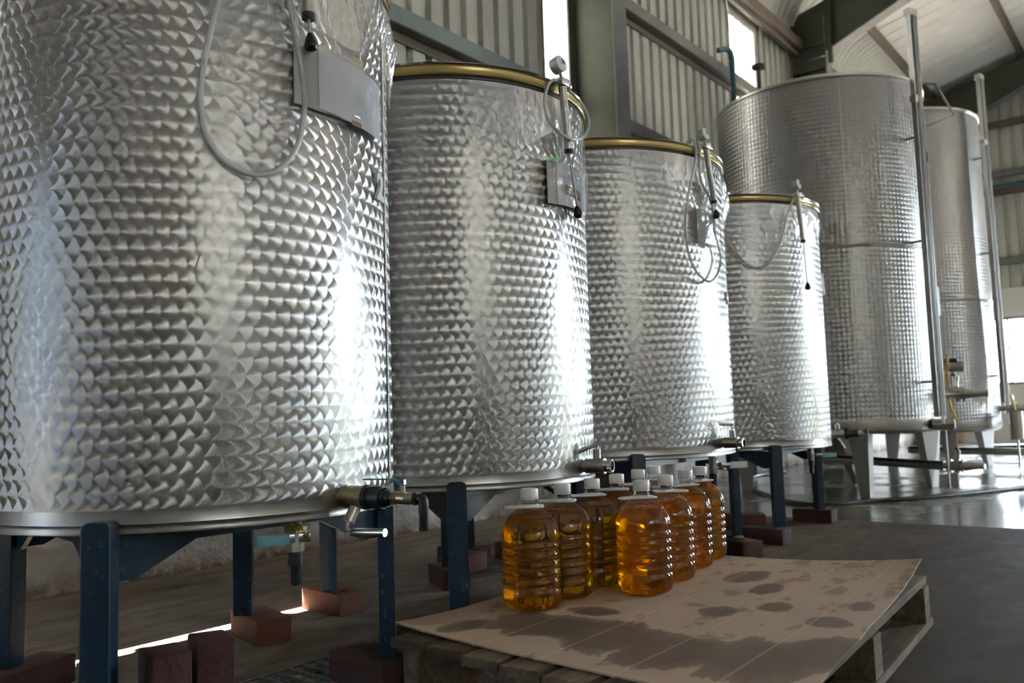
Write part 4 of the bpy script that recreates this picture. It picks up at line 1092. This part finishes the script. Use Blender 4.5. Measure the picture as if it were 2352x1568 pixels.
tag(card, 'large oil-stained cardboard sheet lying on the pallet', 'cardboard')
BZ = PZ + .0025 + .0042 + .0022

# bottle
def rib_prof():
    pr = [(.0005, .004), (.030, .003), (.055, .0005), (.066, .003), (.0735, .010), (.0770, .020), (.0782, .034)]
    z = .040
    while z < .170:
        pr += [(.0785, z), (.0787, z + .010), (.0772, z + .0135), (.0755, z + .0160), (.0755, z + .0180), (.0772, z + .0205)]
        z += .0232
    pr += [(.0786, .190), (.0780, .198), (.0755, .207), (.0705, .219), (.0630, .231), (.0535, .2415), (.0425, .250), (.0320, .2565), (.0255, .260), (.0225, .263)]
    return pr
RP_ = rib_prof()
def bmod(a, z):
    if z < .030 and z > .002: return 1 - .08 * max(0, cos(8 * a)) ** 8 * min(1, (z - .002) / .008) * (1 - max(0, (z - .018) / .012))
    if .200 < z < .262: return 1 - .05 * max(0, cos(9 * a)) ** 12 * sin(pi * (z - .200) / .062)
    return 1.0
mb = MB().lathe(RP_ + [(.0210, .264), (.0210, .2705), (.0225, .271), (.0225, .2725), (.0205, .273), (.0205, .290)], 72, mod=bmod)
me_bottle = mb.obj('bottle', 'pet', smooth=60); BOT = me_bottle
# oil body: same inner form, flat top
LV = .236
op = [(r - .0011 if r > .002 else r, z + .0010) for r, z in RP_ if z < LV]
mb = MB().lathe(op + [(op[-1][0] - .0015, LV), (.0005, LV)], 72, mod=bmod)
OIL = mb.obj('oil', 'oil', BOT, smooth=60)
# cap with ridges and tamper ring
capm = lambda a, z: 1 + .012 * (1 if sin(24 * a) > 0 else 0)
mb = MB().lathe([(.0232, .2865), (.0236, .290), (.0236, .306), (.0225, .3095), (.019, .3105), (.0005, .3105)], 96, mod=lambda a, z: (1 + .014 * max(0, cos(26 * a)) ** 4) if .288 < z < .308 else 1)
CAP = mb.obj('cap', 'white_plastic', BOT, smooth=40)
mb = MB().lathe([(.0215, .2815), (.0240, .2815), (.0242, .2850), (.0225, .2855)], 48)
RING = mb.obj('tamper_ring', 'white_plastic', BOT, smooth=40)
mb = MB().lathe([(.0213, .2645), (.0262, .2635), (.0272, .2655), (.0222, .2690), (.0213, .2690)], 48)
path = smooth_path([(.030, .026, .2625), (.034, .018, .2625), (.034, -.018, .2625), (.030, -.026, .2625), (.0, -.029, .2625), (-.030, -.024, .2620), (-.058, -.016, .2612), (-.064, -.010, .2612), (-.064, .010, .2612), (-.058, .016, .2612), (-.030, .024, .2620), (0, .029, .2625)], 5, closed=True)
mb.tube(path, .0042, 8, closed=True, flat=.75)
for sgn in (-1, 1): mb.box((0, sgn * .0245, .2635), (.016, .012, .003)); mb.box((sgn * .0255, 0, .2635), (.012, .016, .003))
HAN = mb.obj('carry_handle', 'white_plastic', BOT, smooth=45)
BP = [(1.858, 1.415, 128), (2.018, 1.420, 118), (2.196, 1.436, 135), (2.380, 1.462, 120), (2.578, 1.498, 132), (2.752, 1.535, 125),
      (2.178, 1.257, 140), (2.375, 1.286, -50), (2.594, 1.331, 150), (2.765, 1.362, 160)]
ordn = ['first', 'second', 'third', 'fourth', 'fifth', 'sixth']
for i, (x, y, a) in enumerate(BP):
    o = BOT if i == 0 else copy_tree(BOT)
    o.location = (x, y, BZ); o.rotation_euler = (0, 0, radians(a - 180))
    row, k = ('left', i) if i < 6 else ('right', i - 6)
    tag(o, 'large clear bottle of golden oil, %s from the near end of the %s row' % (ordn[k], row), 'bottle', 'oil bottles on the cardboard')
    o.name = 'oil_bottle' if i == 0 else 'oil_bottle.%03d' % i

# ---- drain grate in the floor
g = thing('floor_grate', 'galvanised drain grate set in the floor beside the pallet', 'drain grate', (GX0, GY0, -.004), 0)
gw = GY1 - GY0; gl = GX1 - GX0
for y in (.004, gw - .004): MB().box((gl / 2, y, -.012), (gl - .004, .006, .028)).obj('frame_bar', 'steel_dull', g, smooth=0)
mc = MB().box((0, gw / 2, -.006), (.0028, gw - .012, .018)).obj('cross_bar', 'steel_dull', g, (.02, 0, 0), smooth=0)
x = .02
first = True
ap = [(-.017, -.010), (-.013, -.004), (-.006, -.001), (.004, -.001), (.012, -.004), (.018, -.011)]
mm = MB()
for s_ in range(len(ap) - 1):
    (x0, z0), (x1, z1_) = ap[s_], ap[s_ + 1]
    mm.add([(x0, -.014, z0), (x1, -.014, z1_), (x1, .014, z1_), (x0, .014, z0)], [(0, 1, 2, 3)])
    mm.add([(x0, -.014, z0), (x1, -.014, z1_), (x1, -.014, z1_ - .006), (x0, -.014, z0 - .006)], [(0, 1, 2, 3)])
    mm.add([(x0, .014, z0), (x1, .014, z1_), (x1, .014, z1_ - .006), (x0, .014, z0 - .006)], [(0, 1, 2, 3)])
arch = mm.obj('arched_tread', 'grey_steel', g, (.0425, .03, .0005))
na = 0
while x < gl - .01:
    if not first: linkme('cross_bar', mc.data, g, (x, 0, 0))
    for j in range(4):
        if first and j == 0: continue
        if x + .045 < gl: linkme('arched_tread', arch.data, g, (x + .0225, .03 + j * .0505, .0005)); na += 1
    first = False; x += .045

# ================================================================== LARGE TANKS 5, 6
TANKS += [(7.01, 2.256, .787, .478, 3.09), (9.5, 2.26, .775, .40, 3.50)]
def v_leg(t, R, zb, a, foot_r, w_top, w_bot):
    an = radians(a); d = Vector((cos(an), sin(an), 0)); tx = Vector((-d.y, d.x, 0))
    o0 = d * (R + .012); o1 = d * (R + foot_r)
    i0 = d * (R - .17); i1 = d * (R - .10)
    mb = MB(); up = Vector((0, 0, .02)); dn = Vector((0, 0, -zb))
    tp = [o0 + up, i0 + tx * w_top + up, i0 - tx * w_top + up]; bt = [o1 + dn, i1 + tx * w_bot + dn, i1 - tx * w_bot + dn]
    mb.add(tp + bt, [(0, 1, 4, 3), (0, 3, 5, 2), (1, 2, 5, 4), (0, 2, 1), (3, 4, 5)])
    return mb.obj('leg', 'steel_leg', t, smooth=0, bevel=.004)
def valve_x(name, mat, parent, loc, rz, s, lever=True):
    """butterfly valve on a pipe along +x with cone reducer"""
    mb = MB().cyl((-.02, 0, 0), (.05 * s, 0, 0), .030 * s, 20).cyl((.045 * s, 0, 0), (.06 * s, 0, 0), .058 * s, 24).cyl((.06 * s, 0, 0), (.10 * s, 0, 0), .042 * s, 24)
    mb.cyl((.098 * s, 0, 0), (.125 * s, 0, 0), .060 * s, 24).cyl((.125 * s, 0, 0), (.15 * s, 0, 0), .046 * s, 24).cyl((.15 * s, 0, 0), (.165 * s, 0, 0), .058 * s, 24).cyl((.165 * s, 0, 0), (.30 * s, 0, 0), .040 * s, 20, .022 * s).cyl((.30 * s, 0, 0), (.325 * s, 0, 0), .026 * s, 16)
    v = mb.obj(name, mat, parent, loc, (0, 0, rz))
    if lever:
        MB().cyl((.112 * s, 0, .05 * s), (.112 * s, 0, .10 * s), .016 * s, 12).cyl((.112 * s, 0, .095 * s), (.112 * s, 0, .135 * s), .024 * s, 14).obj('valve_stem', 'chrome', v)
        MB().tube([(.112 * s, 0, .12 * s), (.10 * s, .02 * s, .145 * s), (.085 * s, .07 * s, .15 * s)], .013 * s, 8).obj('valve_lever', 'rubber', v)
    return v
def big_tank(k, label, seam, leg_angles):
    cx, cy, R, zb, zt = TANKS[k]; H_ = zt - zb
    t = thing('storage_tank', label, 'tank', (cx, cy, zb), 0, 'tall fine-dimpled steel tanks')
    p_ = .034
    zs = [.055] + [s_ - zb for s_ in seam] + [H_ - .03]
    for a, b_ in zip(zs[:-1], zs[1:]):
        me = uv_shell(R, a + .012, b_ - .012, p_, 192); me.name = 'shell'; me.materials.append(MAT['marble_small']); linkme('shell', me, t)
    for s_ in zs[1:-1]: MB().lathe([(R, s_ - .013), (R + .003, s_ - .008), (R - .001, s_), (R + .003, s_ + .008), (R, s_ + .013)], 128).obj('weld_seam', 'steel_dull', t)
    MB().lathe([(R * .55, -.04), (R - .05, -.03), (R - .012, -.012), (R + .002, .02), (R, .068)], 128).obj('base_band', 'steel_dull', t)
    MB().lathe([(R, H_ - .043), (R + .012, H_ - .036), (R + .014, H_ - .02), (R, H_ - .008), (R - .05, H_ + .01), (R * .35, H_ + .13), (.0005, H_ + .14)], 128).obj('top_cone', 'steel_dull', t)
    MB().box((R * cos(radians(-150)), R * sin(radians(-150)), H_ / 2), (.008, .006, H_ - .12), Matrix.Rotation(radians(-150), 3, 'Z')).obj('vertical_weld', 'steel_dull', t)
    for a in leg_angles: v_leg(t, R, zb, a, -.03, .09, .05)
    return t
t5 = big_tank(4, 'tall wide fine-dimpled steel tank with a long level gauge', [1.80], (-147, -57, 33, 123))
t6 = big_tank(5, 'tall steel tank farthest back at the right edge', [1.62], (-140, -55, 35, 125))
def level_gauge(t, k, a, z0, z1, off, w_):
    cx, cy, R, zb, zt = TANKS[k]; an = radians(a); d = Vector((cos(an), sin(an), 0)); tx = Vector((-d.y, d.x, 0))
    B = Matrix(((tx.x, d.x, 0), (tx.y, d.y, 0), (0, 0, 1))); c = d * (R + off); h = z1 - z0; zm = (z0 + z1) / 2 - zb
    mb = MB().box(c + Vector((0, 0, zm)), (w_, .006, h), B).box(c + tx * (w_ / 2) + d * .018 + Vector((0, 0, zm)), (.006, .04, h), B).box(c - tx * (w_ / 2) + d * .018 + Vector((0, 0, zm)), (.006, .04, h), B)
    g_ = mb.obj('level_gauge', 'steel', t, smooth=0); g_['label'] = 'long upright level gauge channel'
    MB().tube([c + d * .03 + tx * .012 + Vector((0, 0, z0 - zb - .05)), c + d * .03 + tx * .012 + Vector((0, 0, z1 - zb - .03))], .011, 10).obj('sight_tube', 'clear_hose', g_)
    MB().box(c + d * .015 + Vector((0, 0, z1 - zb - .01)), (w_ + .010, .05, .05), B).obj('gauge_cap', 'steel_dull', g_, smooth=0)
    MB().box(c + d * .012 + Vector((0, 0, z1 - zb - .66)), (w_ + .008, .045, .05), B).obj('gauge_joint', 'steel_dull', g_, smooth=0)
    for z in (zt - .5, (z0 + zt) / 2, z0 + .25):
        MB().cyl(d * (R - .01) + Vector((0, 0, z - zb)), c + Vector((0, 0, z - zb)), .009, 8).obj('bracket', 'steel_dull', g_)
    return g_
g5 = level_gauge(t5, 4, -112, .555, 3.52, .10, .075)
MB().box(Vector((TANKS[4][2] + .14) * Vector((cos(radians(-110)), sin(radians(-110)), 0)) if False else Vector((cos(radians(-109)), sin(radians(-109)), 0)) * .92 + Vector((0, 0, 1.95))), (.02, .02, .07)).obj('green_float', 'green_mark', g5, smooth=0)
level_gauge(t6, 5, -105, .64, 3.80, .10, .085)
def at5(k, a, z, off=0.0):
    cx, cy, R, zb, zt = TANKS[k]; an = radians(a); return Vector(((R + off) * cos(an), (R + off) * sin(an), z - zb))
# valves and fittings on the large tanks
v = valve_x('side_valve', 'steel_dull', t5, at5(4, -92, .715), radians(-78), .95); v['label'] = 'butterfly valve with cone reducer'
mb = MB().cyl((-.02, 0, 0), (.05, 0, 0), .02, 12).cyl((.04, 0, 0), (.15, 0, 0), .036, 20).cyl((.09, 0, -.03), (.09, 0, -.09), .008, 8)
v = mb.obj('sample_tap', 'steel_dull', t5, at5(4, -88, .915), (0, 0, radians(-75))); MB().box((.07, 0, .045), (.09, .03, .035)).obj('tap_lever', 'rubber', v, bevel=.006)
p_ = at5(4, -106, .50); MB().cyl(p_, p_ + Vector((.03, -.14, 0)), .042, 24).obj('gauge_base', 'steel', t5)
MB().cyl(p_ + Vector((.03, -.14, 0)), p_ + Vector((.0305, -.144, 0)), .040, 24).obj('gauge_base_end', 'dial', t5)
MB().cyl(p_ + Vector((.02, -.08, -.02)), p_ + Vector((.02, -.08, -.46)), .008, 8).obj('drain_rod', 'steel_dull', t5)
MB().tube(smooth_path([at5(4, -90, 1.0, .06), at5(4, -92, .80, .05), at5(4, -94, .62, .07), at5(4, -97, .52, .12)], 6), .010, 8).obj('oil_hose', 'yellow_hose', t5)
# outlet pipe running under the tank
d_ = Vector((-.55, -1.0, 0)).normalized()
mb = MB().tube([Vector((.35, .35, -.25)), Vector((-.03, -.78, -.285))], .034, 16); pp = mb.obj('outlet_pipe', 'steel_dull', t5)
v = valve_x('valve', 'steel_dull', pp, Vector((-.03, -.78, -.285)), radians(-100), .85)
# handle rail on top
MB().tube([at5(4, -100, 3.05, .02), at5(4, -97, 3.02, .14), at5(4, -88, 2.80, .22), at5(4, -82, 2.78, .02)], .009, 8).obj('hand_rail', 'steel', t5)
mb = MB().cyl((0, 0, .0), (0, 0, .16), .014, 10).lathe([(.0005, .16), (.05, .165), (.055, .19), (.03, .20), (.0005, .20)], 14); mb.obj('vent_cap', 'rubber', t5, at5(4, 165, 3.10, -.06))
s = at5(4, -84, 1.42, .012)
B_ = Matrix.Rotation(radians(-84), 3, 'Z')
MB().box(s, (.004, .17, .22), B_).obj('label_sheet', 'paper_plain', t5, smooth=0)
MB().box(at5(4, -86, 1.70, .012), (.012, .10, .09), B_).obj('number_plate', 'rubber', t5, smooth=0)
v = valve_x('side_valve', 'steel_dull', t6, at5(5, -88, .58), radians(-70), .9); v['label'] = 'butterfly valve with black lever'
p_ = at5(5, -100, .43, .17); MB().cyl(p_ + Vector((0, 0, .12)), p_ + Vector((0, 0, -.14)), .062, 20).obj('gauge_base', 'steel_dull', t6)
MB().cyl(p_ + Vector((.05, -.01, .06)), p_ + Vector((.14, -.03, .06)), .022, 12).obj('gauge_tap', 'rubber', t6)
MB().tube([p_ + Vector((0, 0, -.1)), p_ + Vector((0, 0, -.40))], .010, 8).obj('drain_rod', 'steel_dull', t6)
MB().tube(smooth_path([at5(5, -99, .56, .16), at5(5, -101, 1.0, .10), at5(5, -103, 1.9, .10)], 6), .012, 8).obj('oil_hose', 'yellow_hose', t6)
mb = MB().tube([Vector((.1, .1, -.22)), Vector((.05, -1.0, -.24))], .036, 14).cyl((.05, -1.0, -.24), (.05, -1.10, -.24), .07, 18); pp = mb.obj('outlet_pipe', 'steel_dull', t6)
MB().box((.05, -1.05, -.13), (.07, .10, .06)).obj('pipe_lever', 'rubber', pp, bevel=.008)

# ---- black hose across the floor
hp = [(8.6, 3.3, .012), (7.973, 3.35, .012), (7.1, 3.05, .012), (6.508, 2.724, .012), (5.953, 2.305, .012), (5.75, 2.05, .012), (5.83, 1.90, .012), (6.092, 1.76, .012), (6.518, 1.448, .012), (7.429, 1.044, .012), (8.6, .55, .012), (10.5, .1, .012)]
tag(MB().tube(smooth_path(hp, 10), .015, 10).obj('floor_hose', 'black_hose'), 'long black hose snaking across the wet floor', 'hose')
# hoses heaped along the end wall
for i in range(3):
    pts = [(13.6 + .14 * i, 2.3, .024), (14.0 + .14 * i, 1.2, .024), (14.1 + .14 * i, -.2, .024), (13.9 + .14 * i, -1.8, .024)]
    tag(MB().tube(smooth_path(pts, 8), .022, 8).obj('coiled_hose', 'black_hose'), ['front', 'middle', 'rear'][i] + ' one of the dark hoses lying along the end wall', 'hose', 'hoses by the end wall')
# strips leaning in the dark behind the tall tank's leg
for i, (x, y) in enumerate(((7.35, 2.30), (7.62, 2.26))):
    tag(MB().box((0, 0, .19), (.05, .012, .40), Matrix.Rotation(radians(-22), 3, 'Y')).obj('wood_strip', ['grey_steel', 'ochre'][i], None, (x, y, .004), (0, 0, radians(-50)), smooth=0), ['grey', 'ochre'][i] + ' strip leaning in the dark behind the tall tank\'s front leg', 'strip')
# hose stand in front of the window
hs = thing('wash_stand', 'wire hose stand with red knob in front of the end window', 'stand', (12.2, 1.28, 0), 0)
MB().tube(smooth_path([(0, .05, 0), (0, .02, .75), (.02, -.04, 1.02), (.02, -.30, 1.02), (0, -.38, .75), (0, -.40, 0)], 6), .02, 8).obj('hoop', 'rust_steel', hs)
MB().tube(smooth_path([(.03, -.30, .98), (.05, -.36, .7), (.05, -.30, .45), (.05, -.42, .25), (.05, -.5, .03)], 6), .022, 8).obj('rubber_hose', 'black_hose', hs)
MB().lathe([(.0005, 1.03), (.025, 1.035), (.025, 1.06), (.0005, 1.07)], 12, Matrix.Translation((.02, -.16, 0))).obj('red_knob', simple('red_plastic', (.5, .02, .02), .4), hs)
